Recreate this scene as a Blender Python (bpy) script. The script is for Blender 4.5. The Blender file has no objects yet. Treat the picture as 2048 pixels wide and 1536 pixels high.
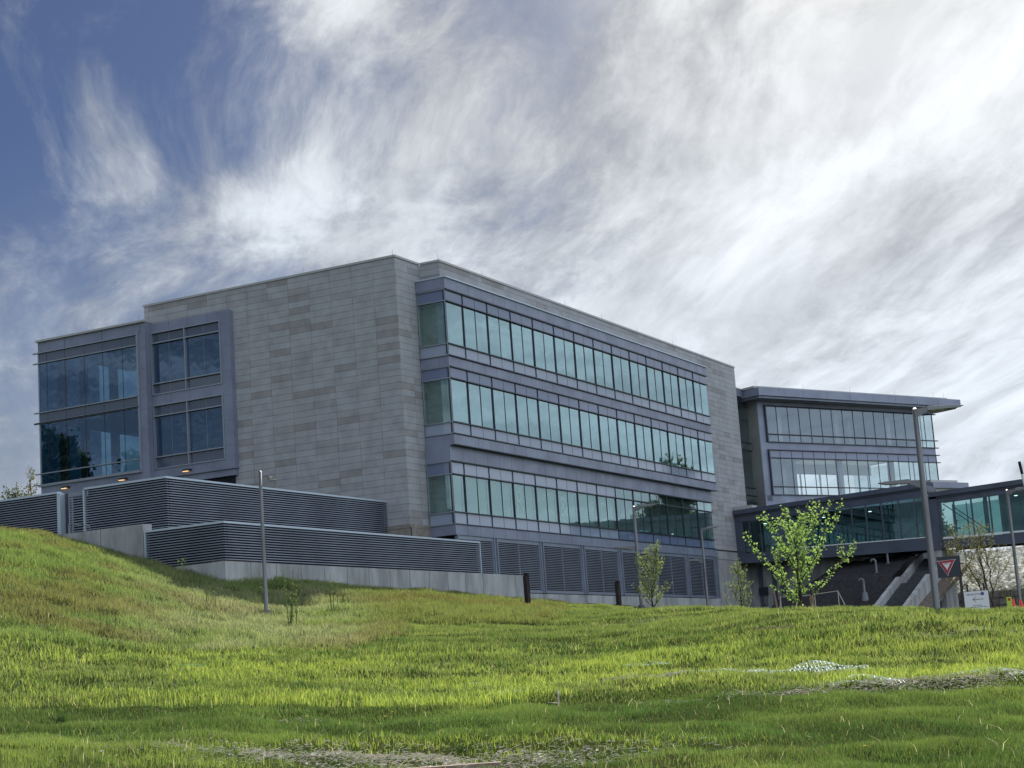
import bpy, math, random
import numpy as np
from mathutils import Vector, Matrix, noise
R = math.radians
rnd = random.Random(7)
sc = bpy.context.scene
col = sc.collection

# ---------------------------------------------------------------- camera
cam_d = bpy.data.cameras.new('camera'); cam = bpy.data.objects.new('camera', cam_d); col.objects.link(cam)
CX, CY = -73.1527, -43.2860
_r = Vector((0.46266, -0.88379, -0.06975)); _u = Vector((-0.11845, -0.13959, 0.98310)); _f = Vector((0.87859, 0.44658, 0.16927))
cam.matrix_world = Matrix(((_r.x, _u.x, -_f.x, CX), (_r.y, _u.y, -_f.y, CY), (_r.z, _u.z, -_f.z, 0.0), (0, 0, 0, 1)))
cam_d.sensor_width = 36.0; cam_d.lens = 3479.6 / 2048 * 36.0
cam_d.clip_start = 0.2; cam_d.clip_end = 9000
sc.camera = cam
sc.view_settings.view_transform = 'Standard'; sc.view_settings.look = 'None'
sc.view_settings.exposure = 0.9; sc.view_settings.gamma = 1.0
sc.cycles.max_bounces = 8; sc.cycles.transparent_max_bounces = 16
sc.cycles.caustics_reflective = False; sc.cycles.caustics_refractive = False

# ---------------------------------------------------------------- world: sky with cirrus
SUN_AZ, SUN_EL = 14.0, 36.0
sun_dir = Vector((math.cos(R(SUN_EL)) * math.cos(R(SUN_AZ)), math.cos(R(SUN_EL)) * math.sin(R(SUN_AZ)), math.sin(R(SUN_EL))))
world = bpy.data.worlds.new('World'); sc.world = world; world.use_nodes = True
nt = world.node_tree; nt.nodes.clear()

class NT:
    """small helper for writing node graphs"""
    def __init__(s, tree): s.t = tree
    def n(s, typ, **kw):
        nd = s.t.nodes.new(typ)
        ins = kw.pop('ins', {})
        for k, v in kw.items(): setattr(nd, k, v)
        for k, v in ins.items():
            if isinstance(v, bpy.types.NodeSocket): s.t.links.new(v, nd.inputs[k])
            else: nd.inputs[k].default_value = v
        return nd
    def m(s, op, a, b=None, c=None, clamp=False):
        nd = s.t.nodes.new('ShaderNodeMath'); nd.operation = op; nd.use_clamp = clamp
        for i, v in enumerate((a, b, c)):
            if v is None: continue
            if isinstance(v, bpy.types.NodeSocket): s.t.links.new(v, nd.inputs[i])
            else: nd.inputs[i].default_value = v
        return nd.outputs[0]
    def v(s, op, a, b=None):
        nd = s.t.nodes.new('ShaderNodeVectorMath'); nd.operation = op
        for i, v in enumerate((a, b)):
            if v is None: continue
            if isinstance(v, bpy.types.NodeSocket): s.t.links.new(v, nd.inputs[i])
            else: nd.inputs[i].default_value = v
        return nd
    def comb(s, x, y, z):
        return s.n('ShaderNodeCombineXYZ', ins={0: x, 1: y, 2: z}).outputs[0]
    def noise(s, vec, scale, detail=4.0, rough=0.55, dist=0.0):
        return s.n('ShaderNodeTexNoise', ins={'Vector': vec, 'Scale': scale, 'Detail': detail, 'Roughness': rough, 'Distortion': dist}).outputs[0]
    def ramp(s, fac, stops):
        nd = s.n('ShaderNodeValToRGB', ins={0: fac}); el = nd.color_ramp.elements
        while len(el) < len(stops): el.new(0.5)
        for e, (p, c) in zip(el, stops):
            e.position = p; e.color = (c[0], c[1], c[2], 1) if isinstance(c, tuple) else (c, c, c, 1)
        return nd.outputs[0]
    def mr(s, v, a, b, c=0.0, d=1.0, smooth=True):
        nd = s.n('ShaderNodeMapRange', ins={0: v, 1: a, 2: b, 3: c, 4: d})
        if smooth: nd.interpolation_type = 'SMOOTHSTEP'
        return nd.outputs[0]
    def mix(s, fac, a, b):
        nd = s.t.nodes.new('ShaderNodeMix'); nd.data_type = 'RGBA'
        for i, v in ((0, fac), (6, a), (7, b)):
            if isinstance(v, bpy.types.NodeSocket): s.t.links.new(v, nd.inputs[i])
            else: nd.inputs[i].default_value = v if i == 0 else (v[0], v[1], v[2], 1)
        return nd.outputs[2]

W = NT(nt)
tc = W.n('ShaderNodeTexCoord').outputs['Generated']
sky = W.n('ShaderNodeTexSky', sky_type='NISHITA', sun_disc=False, sun_elevation=R(SUN_EL), sun_rotation=R(90 - SUN_AZ), air_density=1.0, dust_density=0.6, ozone_density=1.6)
dirn = W.v('NORMALIZE', tc).outputs[0]
sx = W.n('ShaderNodeSeparateXYZ', ins={0: dirn})
zz = W.m('ADD', W.m('MAXIMUM', sx.outputs[2], 0.0), 0.16)
px = W.m('DIVIDE', sx.outputs[0], zz); py = W.m('DIVIDE', sx.outputs[1], zz)
SA = R(41)                                            # the way the cirrus streaks run
al = W.m('ADD', W.m('MULTIPLY', px, math.cos(SA)), W.m('MULTIPLY', py, math.sin(SA)))
ac = W.m('SUBTRACT', W.m('MULTIPLY', py, math.cos(SA)), W.m('MULTIPLY', px, math.sin(SA)))
p0 = W.comb(W.m('ADD', al, 5.5), W.m('ADD', ac, 9.4), 0.0)
w1 = W.n('ShaderNodeTexNoise', ins={'Vector': p0, 'Scale': 0.9, 'Detail': 1.5}).outputs[1]
wv = W.v('MULTIPLY', W.v('SUBTRACT', w1, (0.5, 0.5, 0.5)).outputs[0], (1.0, 0.42, 0.0)).outputs[0]
w2 = W.n('ShaderNodeTexNoise', ins={'Vector': p0, 'Scale': 4.0, 'Detail': 4.0}).outputs[1]
wv2 = W.v('MULTIPLY', W.v('SUBTRACT', w2, (0.5, 0.5, 0.5)).outputs[0], (0.13, 0.06, 0.0)).outputs[0]
pw = W.v('ADD', W.v('ADD', p0, wv).outputs[0], wv2).outputs[0]
streak = W.noise(W.v('MULTIPLY', pw, (0.9, 2.3, 1)).outputs[0], 1.3, 9.0, 0.64, 0.1)
fine = W.noise(W.v('MULTIPLY', pw, (3.6, 8.5, 1)).outputs[0], 1.6, 6.0, 0.62, 0.2)
broad = W.noise(W.v('MULTIPLY', pw, (1.0, 2.0, 1)).outputs[0], 1.6, 3.0, 0.5, 0.0)
def blob(d, c0, c1, gain):
    dt = W.v('DOT_PRODUCT', dirn, d).outputs[1]
    return W.m('MULTIPLY', W.mr(dt, c0, c1), gain)
dens = W.m('ADD', W.m('ADD', W.m('MULTIPLY', W.m('ADD', streak, -0.12), 2.2), W.m('MULTIPLY', fine, 0.55)), W.m('MULTIPLY', broad, 0.9))
rt = W.v('DOT_PRODUCT', dirn, (0.27, -0.963, 0.0)).outputs[1]      # towards the thicker cloud
wisp = W.noise(W.v('MULTIPLY', pw, (0.7, 1.3, 1)).outputs[0], 6.0, 9.0, 0.68, 0.25)
dens = W.m('ADD', dens, W.m('MULTIPLY', W.m('SUBTRACT', wisp, 0.5), 1.3))
dens = W.m('ADD', dens, W.m('ADD', W.mr(rt, -0.48, -0.12, 0.0, 0.20), W.mr(rt, -0.22, 0.05, 0.0, 0.32)))
for b in (((0.798, 0.501, 0.336), 0.992, 0.9998, 0.38), ((0.825, 0.473, 0.308), 0.992, 0.9998, 0.25), ((0.764, 0.545, 0.345), 0.997, 0.9999, -0.55), ((0.763, 0.574, 0.298), 0.996, 0.9999, 0.35), ((0.702, 0.643, 0.307), 0.99, 0.9997, -0.25), ((0.912, 0.345, 0.219), 0.990, 0.9998, 0.3), ((0.944, 0.246, 0.22), 0.97, 0.999, 0.1), ((0.847, 0.426, 0.318), 0.992, 0.9997, -0.45), ((0.80, 0.545, 0.245), 0.994, 0.9998, -0.2),): dens = W.m('ADD', dens, blob(*b))
dens = W.m('ADD', dens, W.mr(sx.outputs[2], 0.02, 0.24, 0.5, 0.0))
back = W.mr(W.v('DOT_PRODUCT', dirn, (-0.45, -0.86, 0.25)).outputs[1], 0.0, 0.9)   # unseen bright cloud added opposite the sun to lift the shaded walls
dens = W.m('ADD', dens, W.m('MULTIPLY', back, 0.4))
veil = W.mr(rt, -0.34, 0.02, 0.0, 0.80)
veil = W.m('MAXIMUM', veil, W.mr(sx.outputs[2], 0.05, 0.32, 0.72, 0.0))
fac = W.m('ADD', veil, W.m('MULTIPLY', W.m('SUBTRACT', 1.0, veil), W.mr(dens, 1.20, 2.15)))
thick = W.mr(dens, 1.5, 2.6)
glow = W.m('POWER', W.m('MAXIMUM', W.v('DOT_PRODUCT', dirn, tuple(sun_dir)).outputs[1], 0.0), 9.0)
clum = W.m('MULTIPLY', W.m('ADD', W.m('ADD', 2.9, W.m('MULTIPLY', back, 2.6)), W.m('MULTIPLY', thick, 2.0)), W.m('ADD', 0.95, W.m('MULTIPLY', glow, 0.28)))
greyn = W.noise(W.v('MULTIPLY', pw, (0.9, 4.2, 1)).outputs[0], 1.7, 6.0, 0.6, 0.2)
clum = W.m('MULTIPLY', clum, W.mr(greyn, 0.34, 0.66, 0.84, 1.12))
ccol = W.v('SCALE', W.mix(glow, (0.86, 0.97, 1.12), (1.02, 1.0, 0.95))); nt.links.new(clum, ccol.inputs['Scale'])
skyc = W.v('MULTIPLY', sky.outputs[0], (0.125, 0.15, 0.215)).outputs[0]
skym = W.mix(W.m('MULTIPLY', fac, 0.93), skyc, ccol.outputs[0])
bg = W.n('ShaderNodeBackground', ins={'Color': skym, 'Strength': 0.1})
wo = W.n('ShaderNodeOutputWorld', ins={0: bg.outputs[0]})

sun_d = bpy.data.lights.new('sun', 'SUN'); sun_d.energy = 3.3; sun_d.angle = R(1.2); sun_d.color = (1.0, 0.94, 0.83)
sun = bpy.data.objects.new('sun', sun_d); col.objects.link(sun)
sun.rotation_euler = (-sun_dir).to_track_quat('-Z', 'Y').to_euler(); sun.location = (60, 20, 80)

# ---------------------------------------------------------------- object helpers
def tag(o, label=None, cat=None, group=None, kind=None):
    for k, v in (('label', label), ('category', cat), ('group', group), ('kind', kind)):
        if v: o[k] = v
    return o
def empty(name, loc, rz=0.0, label=None, cat=None, group=None):
    o = bpy.data.objects.new(name, None); col.objects.link(o); o.location = loc; o.rotation_euler = (0, 0, rz)
    o.empty_display_size = 0.3
    return tag(o, label, cat, group)
class Fr:
    """a wall frame: origin, direction along the wall (u), outward direction (w), z up"""
    def __init__(s, o, u, w): s.o = Vector(o); s.u = Vector(u).normalized(); s.w = Vector(w).normalized(); s.z = Vector((0, 0, 1))
    def p(s, u, w, z): return s.o + s.u * u + s.w * w + s.z * z
ID = Fr((0, 0, 0), (1, 0, 0), (0, 1, 0))
class MB:
    def __init__(s): s.v = []; s.f = []; s.m = []
    def poly(s, pts, mi=0):
        i = len(s.v); s.v += [tuple(p) for p in pts]; s.f.append(tuple(range(i, i + len(pts)))); s.m.append(mi)
    def hexa(s, p, mi=0):
        p = [Vector(q) for q in p]
        if (p[1] - p[0]).cross(p[3] - p[0]).dot(p[4] - p[0]) < 0: p = [p[0], p[3], p[2], p[1], p[4], p[7], p[6], p[5]]
        i = len(s.v); s.v += [tuple(q) for q in p]
        for a in ((0, 3, 2, 1), (4, 5, 6, 7), (0, 1, 5, 4), (1, 2, 6, 5), (2, 3, 7, 6), (3, 0, 4, 7)):
            s.f.append(tuple(i + k for k in a)); s.m.append(mi)
    def box(s, F, u0, u1, w0, w1, z0, z1, mi=0):
        a = [(u0, w0), (u1, w0), (u1, w1), (u0, w1)]
        s.hexa([F.p(u, w, z0) for u, w in a] + [F.p(u, w, z1) for u, w in a], mi)
    def bx(s, x0, x1, y0, y1, z0, z1, mi=0): s.box(ID, x0, x1, y0, y1, z0, z1, mi)
    def tube(s, pts, rad, n=8, mi=0, cap=True):
        pts = [Vector(p) for p in pts]; i0 = len(s.v)
        for k, p in enumerate(pts):
            d = (pts[min(k + 1, len(pts) - 1)] - pts[max(k - 1, 0)]).normalized()
            a = d.cross(Vector((0, 0, 1)))
            if a.length < 1e-3: a = Vector((1, 0, 0))
            a.normalize(); b = d.cross(a); r = rad[k] if isinstance(rad, (list, tuple)) else rad
            for j in range(n):
                t = 2 * math.pi * j / n; s.v.append(tuple(p + a * math.cos(t) * r + b * math.sin(t) * r))
        for k in range(len(pts) - 1):
            for j in range(n):
                q = i0 + k * n; s.f.append((q + j, q + (j + 1) % n, q + n + (j + 1) % n, q + n + j)); s.m.append(mi)
        if cap:
            s.f.append(tuple(i0 + j for j in range(n))); s.m.append(mi)
            s.f.append(tuple(i0 + (len(pts) - 1) * n + j for j in range(n))); s.m.append(mi)
    def build(s, name, mats, parent=None, smooth=False):
        if not isinstance(mats, (list, tuple)): mats = [mats]
        off = Vector((0, 0, 0)); inv = None
        if parent is not None:
            q = parent; M_ = Matrix.Identity(4)
            while q is not None: M_ = Matrix.LocRotScale(q.location, q.rotation_euler, None) @ M_; q = q.parent
            inv = M_.inverted()
        vs = s.v if inv is None else [tuple(inv @ Vector(v)) for v in s.v]
        me = bpy.data.meshes.new(name); me.from_pydata(vs, [], s.f)
        for m in mats: me.materials.append(m)
        me.polygons.foreach_set('material_index', s.m)
        if smooth: me.polygons.foreach_set('use_smooth', [True] * len(s.f))
        me.update()
        o = bpy.data.objects.new(name, me); col.objects.link(o)
        if parent is not None: o.parent = parent
        return o
def kids(o): return [c for c in bpy.data.objects if c.parent == o]
def copy_tree(o, parent=None, ch=None):
    c = o.copy(); col.objects.link(c); c.parent = parent
    for k in kids(o): copy_tree(k, c)
    return c

# ---------------------------------------------------------------- materials
def mat(name, base, rough=0.6, metal=0.0, var=0.0, vscale=3.0, bump=0.0, bscale=40.0, spec=0.5, warm=None, stretch=(1, 1, 1)):
    m = bpy.data.materials.new(name); m.use_nodes = True; t = m.node_tree; b = t.nodes['Principled BSDF']; N = NT(t)
    b.inputs['Roughness'].default_value = rough; b.inputs['Metallic'].default_value = metal; b.inputs['Specular IOR Level'].default_value = spec
    b.inputs['Base Color'].default_value = (*base, 1)
    pos = N.n('ShaderNodeNewGeometry').outputs['Position']; pos = N.v('MULTIPLY', pos, stretch).outputs[0]
    if var:
        f = N.noise(pos, vscale, 5.0, 0.6); w = warm or tuple(c * 0.8 for c in base)
        c = N.mix(N.mr(f, 0.5 - 0.25, 0.5 + 0.25), tuple(x * (1 + var) for x in base), tuple(x * (1 - var) for x in w))
        t.links.new(c, b.inputs['Base Color'])
        t.links.new(N.m('ADD', rough, N.m('MULTIPLY', N.m('SUBTRACT', f, 0.5), 0.3), clamp=True), b.inputs['Roughness'])
    if bump:
        h = N.noise(pos, bscale, 6.0, 0.6); bp = N.n('ShaderNodeBump', ins={'Height': h, 'Strength': bump, 'Distance': 0.02}); t.links.new(bp.outputs[0], b.inputs['Normal'])
    return m
M = {}
M['stone_a'] = mat('stone_light', (0.378, 0.386, 0.412), 0.72, var=0.02, vscale=1.3, bump=0.25, bscale=30)
M['stone_b'] = mat('stone_mid', (0.350, 0.352, 0.370), 0.72, var=0.03, vscale=1.3, bump=0.25, bscale=30)
M['stone_c'] = mat('stone_dark', (0.302, 0.298, 0.302), 0.75, var=0.04, vscale=1.3, bump=0.25, bscale=30)
M['joint'] = mat('stone_joint', (0.05, 0.05, 0.05), 0.9)
M['rough_stone'] = mat('base_stone', (0.26, 0.23, 0.205), 0.85, var=0.22, vscale=2.5, bump=0.6, bscale=14)
M['coping'] = mat('coping_metal', (0.42, 0.42, 0.42), 0.45, 0.3)
M['panel'] = mat('metal_panel', (0.235, 0.265, 0.355), 0.38, 0.2, var=0.04, vscale=0.6)
M['panel_joint'] = mat('panel_joint', (0.08, 0.085, 0.10), 0.7)
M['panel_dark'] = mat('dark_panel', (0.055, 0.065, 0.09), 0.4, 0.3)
M['fin'] = mat('mullion_shaded', (0.035, 0.042, 0.06), 0.35, 0.4)  # the shaded look of the bay mullions is put into this metal colour
M['alu'] = mat('mullion_light', (0.30, 0.33, 0.38), 0.35, 0.5)
M['louver'] = mat('louver_blade', (0.27, 0.305, 0.38), 0.42, 0.35, var=0.05, vscale=0.5)
M['cap'] = mat('louver_cap', (0.46, 0.54, 0.62), 0.35, 0.35)
M['dark'] = mat('void_shade', (0.006, 0.008, 0.014), 0.9)  # near-black colour stands in for shade in gaps and unlit depths
M['conc'] = mat('concrete', (0.35, 0.36, 0.37), 0.85, var=0.26, vscale=0.9, bump=0.3, bscale=8, stretch=(1.3, 1.3, 0.35))
M['white_in'] = mat('interior_white', (0.62, 0.64, 0.62), 0.8)
M['pav_in'] = mat('pavilion_interior', (0.52, 0.53, 0.54), 0.8)
M['grey_in'] = mat('interior_grey', (0.30, 0.32, 0.32), 0.8, var=0.1, vscale=0.4)
M['blind'] = mat('blind_fabric', (0.58, 0.62, 0.61), 0.9, var=0.05, vscale=0.6)
M['bridge'] = mat('bridge_steel', (0.085, 0.10, 0.145), 0.42, 0.35, var=0.06, vscale=0.7)
M['pole'] = mat('pole_paint', (0.15, 0.155, 0.16), 0.42, 0.45)
M['poletop'] = mat('lamp_top', (0.30, 0.31, 0.32), 0.25, 0.7)
M['lens'] = mat('lamp_lens', (0.62, 0.58, 0.36), 0.3)
M['black'] = mat('black_paint', (0.012, 0.014, 0.020), 0.45)
M['signface'] = mat('sign_backing', (0.02, 0.026, 0.045), 0.5)
M['red'] = mat('sign_red', (0.36, 0.018, 0.035), 0.4)
M['white'] = mat('sign_white', (0.74, 0.75, 0.78), 0.5)
M['purple'] = mat('sign_purple', (0.10, 0.05, 0.22), 0.5)
M['navy'] = mat('sign_ink', (0.015, 0.02, 0.04), 0.5)
M['greytext'] = mat('sign_grey', (0.16, 0.17, 0.19), 0.6)
M['rust'] = mat('rust_steel', (0.022, 0.013, 0.016), 0.75, 0.2, var=0.4, vscale=4)
M['bark'] = mat('bark', (0.055, 0.042, 0.033), 0.9, var=0.25, vscale=8, bump=0.5, bscale=30)
M['wood'] = mat('stake_wood', (0.25, 0.17, 0.10), 0.85, var=0.2, vscale=6)
M['greywood'] = mat('weathered_wood', (0.30, 0.22, 0.17), 0.9, var=0.35, vscale=7, bump=0.5, bscale=25, stretch=(1, 1, 4))
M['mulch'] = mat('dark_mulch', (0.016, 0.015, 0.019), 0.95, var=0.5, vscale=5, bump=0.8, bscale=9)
M['rock'] = mat('riprap_rock', (0.72, 0.70, 0.60), 0.9, var=0.16, vscale=2.0, warm=(0.46, 0.45, 0.40))
M['galv'] = mat('galvanised_rail', (0.42, 0.40, 0.37), 0.4, 0.6)
M['orange'] = mat('machine_orange', (0.55, 0.22, 0.05), 0.5)
M['conered'] = mat('cone_red', (0.60, 0.05, 0.04), 0.5)
M['yellow'] = mat('board_yellow', (0.50, 0.62, 0.06), 0.5)
M['net'] = mat('net_plastic', (0.42, 0.60, 0.50), 0.35)
M['netg'] = mat('net_green', (0.08, 0.45, 0.26), 0.35)
M['asphalt'] = mat('asphalt', (0.05, 0.05, 0.052), 0.9, var=0.15, vscale=2)
M['straw'] = mat('straw', (0.68, 0.60, 0.48), 0.8, var=0.25, vscale=6)
M['roofing'] = mat('roof_membrane', (0.30, 0.30, 0.30), 0.8)
def emis(name, c, s):
    m = bpy.data.materials.new(name); m.use_nodes = True; b = m.node_tree.nodes['Principled BSDF']
    b.inputs['Base Color'].default_value = (*c, 1); b.inputs['Emission Color'].default_value = (*c, 1); b.inputs['Emission Strength'].default_value = s
    return m
M['wall_lamp'] = emis('lit_lamp', (1.0, 0.62, 0.30), 0.55)
M['ceil_lamp'] = emis('lit_ceiling_spot', (0.95, 1.0, 0.95), 2.5)
def glass(name, refl, trans, f0=0.2, rough=0.0, wave=0.0):
    m = bpy.data.materials.new(name); m.use_nodes = True; t = m.node_tree; t.nodes.clear(); N = NT(t)
    gl = N.n('ShaderNodeBsdfGlossy', ins={'Color': (*refl, 1), 'Roughness': rough})
    tr = N.n('ShaderNodeBsdfTransparent', ins={'Color': (*trans, 1)})
    ge = N.n('ShaderNodeNewGeometry'); cs = N.m('ABSOLUTE', N.v('DOT_PRODUCT', ge.outputs['Normal'], ge.outputs['Incoming']).outputs[1])
    fr = N.m('ADD', f0, N.m('MULTIPLY', N.m('POWER', N.m('SUBTRACT', 1.0, cs), 5.0), 1 - f0))
    if wave:
        pos = N.n('ShaderNodeNewGeometry').outputs['Position']
        h = N.noise(pos, 0.9, 2.0, 0.5); bp = N.n('ShaderNodeBump', ins={'Height': h, 'Strength': 1.0, 'Distance': wave})
        t.links.new(bp.outputs[0], gl.inputs['Normal'])
    mx = N.n('ShaderNodeMixShader', ins={0: fr, 1: tr.outputs[0], 2: gl.outputs[0]})
    N.n('ShaderNodeOutputMaterial', ins={0: mx.outputs[0]})
    return m
M['glass_b'] = glass('vision_glass', (0.78, 0.98, 1.0), (0.50, 0.68, 0.69), 0.38, wave=0.003)
M['glass_3'] = glass('vision_glass_low', (0.75, 0.92, 0.95), (0.74, 0.84, 0.81), 0.22, wave=0.003)
M['glass_c'] = glass('corner_glass', (0.7, 0.9, 0.9), (0.82, 0.90, 0.87), 0.16)
M['glass_a'] = glass('vision_glass_west', (0.55, 0.75, 1.0), (0.30, 0.44, 0.52), 0.15, wave=0.006)
M['glass_p'] = glass('pavilion_glass', (0.68, 0.74, 0.85), (0.85, 0.91, 0.90), 0.13)
M['glass_s'] = glass('bridge_glass', (0.55, 0.8, 0.85), (0.56, 0.70, 0.69), 0.05)
M['spandrel'] = mat('spandrel_glass', (0.13, 0.165, 0.27), 0.05, 0.0, spec=1.0)
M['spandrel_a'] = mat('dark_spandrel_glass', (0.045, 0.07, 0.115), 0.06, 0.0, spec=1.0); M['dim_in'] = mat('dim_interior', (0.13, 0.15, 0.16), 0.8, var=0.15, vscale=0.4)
M['spandrel_l'] = mat('sill_glass', (0.27, 0.32, 0.42), 0.06, 0.0, spec=1.0)

def leafmat(name, dif, tra, mixf=0.5, attr=False, gloss=0.03):
    m = bpy.data.materials.new(name); m.use_nodes = True; t = m.node_tree; t.nodes.clear(); N = NT(t)
    if attr:
        a = N.n('ShaderNodeAttribute', attribute_name='Col').outputs[0]
        cd = a; ct = N.v('MULTIPLY', a, tra).outputs[0]
        d = N.n('ShaderNodeBsdfDiffuse', ins={'Color': cd}); tr = N.n('ShaderNodeBsdfTranslucent', ins={'Color': ct})
    else:
        pos = N.n('ShaderNodeNewGeometry').outputs['Position']; f = N.noise(pos, 5.0, 3.0)
        cd = N.mix(N.mr(f, .3, .7), tuple(x * 0.75 for x in dif), tuple(x * 1.25 for x in dif)); ct = N.mix(N.mr(f, .3, .7), tuple(x * 0.75 for x in tra), tuple(x * 1.2 for x in tra))
        d = N.n('ShaderNodeBsdfDiffuse', ins={'Color': cd}); tr = N.n('ShaderNodeBsdfTranslucent', ins={'Color': ct})
    mx = N.n('ShaderNodeMixShader', ins={0: mixf, 1: d.outputs[0], 2: tr.outputs[0]})
    g = N.n('ShaderNodeBsdfGlossy', ins={'Color': (1, 1, 1, 1), 'Roughness': 0.45})
    mx2 = N.n('ShaderNodeMixShader', ins={0: gloss, 1: mx.outputs[0], 2: g.outputs[0]})
    N.n('ShaderNodeOutputMaterial', ins={0: mx2.outputs[0]})
    return m
M['grass'] = leafmat('grass_blade', None, (2.0, 2.08, 1.5), 0.5, True)
M['leaf'] = leafmat('spring_leaf', (0.13, 0.18, 0.05), (0.36, 0.56, 0.14), 0.6)
M['leaf2'] = leafmat('young_leaf', (0.12, 0.16, 0.06), (0.30, 0.38, 0.13), 0.5)
M['leaf3'] = leafmat('olive_leaf', (0.13, 0.12, 0.05), (0.22, 0.22, 0.08), 0.5)
M['leafd'] = leafmat('dark_leaf', (0.05, 0.075, 0.03), (0.12, 0.16, 0.05), 0.4)
M['weed'] = leafmat('weed_stem', (0.12, 0.17, 0.05), (0.25, 0.34, 0.09), 0.5)
M['petal'] = leafmat('dandelion_yellow', (0.75, 0.62, 0.06), (0.8, 0.6, 0.1), 0.4)
M['net'] = leafmat('net_plastic', (0.50, 0.62, 0.54), (0.38, 0.50, 0.42), 0.4, gloss=0.15)
M['netg'] = leafmat('net_green_plastic', (0.06, 0.42, 0.22), (0.1, 0.5, 0.3), 0.4, gloss=0.15)

# ---------------------------------------------------------------- ground
CP = np.array([[-58.48, -26.9, -0.46], [-45.12, -12.01, 1.99], [-38.44, -4.57, 3.98], [-29.09, 5.85, 7.04], [-16.41, 20.0, 9.48], [-57.28, -28.05, -0.57], [-51.5, -22.53, -0.0], [-47.15, -18.38, 0.82], [-42.81, -14.25, 1.72], [-35.57, -7.35, 3.62], [-26.87, 0.92, 6.1], [-17.47, 9.89, 7.56], [-56.69, -28.69, -0.64], [-46.19, -19.43, 0.67], [-40.18, -14.15, 1.78], [-34.17, -8.87, 3.25], [-26.65, -2.28, 5.16], [-19.13, 4.31, 6.83], [-56.16, -29.31, -0.71], [-48.41, -22.99, 0.12], [-39.88, -16.04, 1.34], [-32.9, -10.37, 2.63], [-25.13, -4.07, 4.34], [-19.23, 0.72, 5.67], [-55.59, -30.04, -0.77], [-47.57, -24.06, 0.05], [-37.95, -16.89, 1.29], [-31.53, -12.11, 2.2], [-25.11, -7.34, 3.38], [-19.08, -2.88, 4.59], [-37.32, -17.75, 1.24], [-29.17, -11.96, 2.1], [-23.45, -7.92, 2.95], [-19.36, -5.05, 3.89], [-17.14, -3.51, 4.55], [-54.7, -31.3, -0.88], [-46.28, -25.91, -0.11], [-36.17, -19.44, 1.04], [-29.43, -15.14, 1.89], [-23.52, -11.38, 2.84], [-17.62, -7.62, 3.69], [-12.56, -4.39, 4.23], [-51.45, -30.87, -0.86], [-44.48, -26.95, -0.22], [-34.88, -21.57, 0.91], [-27.91, -17.66, 1.72], [-19.19, -12.77, 2.67], [-10.46, -7.88, 3.7], [-3.5, -3.94, 4.15], [-53.6, -33.19, -1.04], [-39.32, -25.98, 0.21], [-26.82, -19.68, 1.5], [-16.11, -14.27, 2.42], [-8.97, -10.66, 2.96], [-1.83, -7.05, 3.5], [-53.21, -33.99, -1.1], [-44.11, -29.85, -0.4], [-38.65, -27.37, 0.1], [-32.27, -24.48, 0.72], [-24.07, -20.77, 1.49], [-14.97, -16.64, 2.3], [-4.96, -12.07, 2.93], [-52.73, -35.12, -1.18], [-44.33, -31.87, -0.51], [-38.74, -29.7, -0.05], [-33.14, -27.55, 0.57], [-26.6, -25.05, 1.34], [-19.14, -22.16, 1.96], [-52.31, -36.25, -1.26], [-44.69, -33.8, -0.61], [-39.93, -32.26, -0.18], [-35.17, -30.74, 0.37], [-30.4, -29.23, 1.05], [-25.64, -27.7, 1.46], [-51.88, -37.68, -1.35], [-44.11, -35.75, -0.74], [-39.26, -34.55, -0.32], [-35.37, -33.61, 0.16], [-31.48, -32.67, 0.76], [-27.6, -31.71, 1.06], [-51.62, -38.79, -1.41], [-43.76, -37.28, -0.83], [-38.85, -36.34, -0.43], [-34.92, -35.6, 0.02], [-30.98, -34.88, 0.58], [-27.06, -34.12, 0.85], [-51.3, -40.72, -1.51], [-43.34, -39.92, -0.98], [-38.37, -39.43, -0.62], [-34.38, -39.04, -0.24], [-30.4, -38.67, 0.26], [-26.42, -38.27, 0.51], [-73.14, -43.29, -1.7], [-68.15, -51.95, -1.62], [-63.15, -43.29, -1.62], [-64.24, -38.75, -1.62], [-68.15, -34.63, -1.62], [-76.57, -33.89, -1.62], [-99.13, -28.29, -2.5], [-101.34, -53.55, -2.5], [-83.41, -71.48, -2.5], [-58.15, -69.27, -2.5], [-53.15, -77.93, -0.6], [-33.15, -112.57, 0.8], [-35.57, -56.97, -0.6], [2.02, -70.65, 0.8], [-73.15, -3.29, 1.5], [-73.15, 36.71, 5], [-98.86, -12.64, 1.5], [-124.58, 18.0, 5], [9.9, -1.5, 4.15], [16.5, -1.5, 4.12], [25.5, -1.5, 3.9], [37, -1.5, 3.3], [27, -4.4, 3.2], [5, -10, 3.05], [22, -14, 2.2], [-10, -28, 0.9], [-10, -24, 1.3], [-14, -32, 0.8], [-22, -29, 1.2], [10, -25, 1.3], [25, -24, 1.5], [40, -30, 1.8], [36, -9, 2.9], [33, -13, 2.6], [45, -20, 2.2], [60, -20, 2.5], [60, 10, 4], [30, 15, 4], [10, 10, 5], [-8, 4, 5.2], [0, 30, 6], [40, 40, 5], [-30, 35, 9], [-17, 18, 8.2], [-5, 20, 7.5], [100, 0, 4], [100, 60, 5], [60, -70, 1.5], [120, -60, 3], [0, 90, 6], [-80, 60, 7]])
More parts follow.
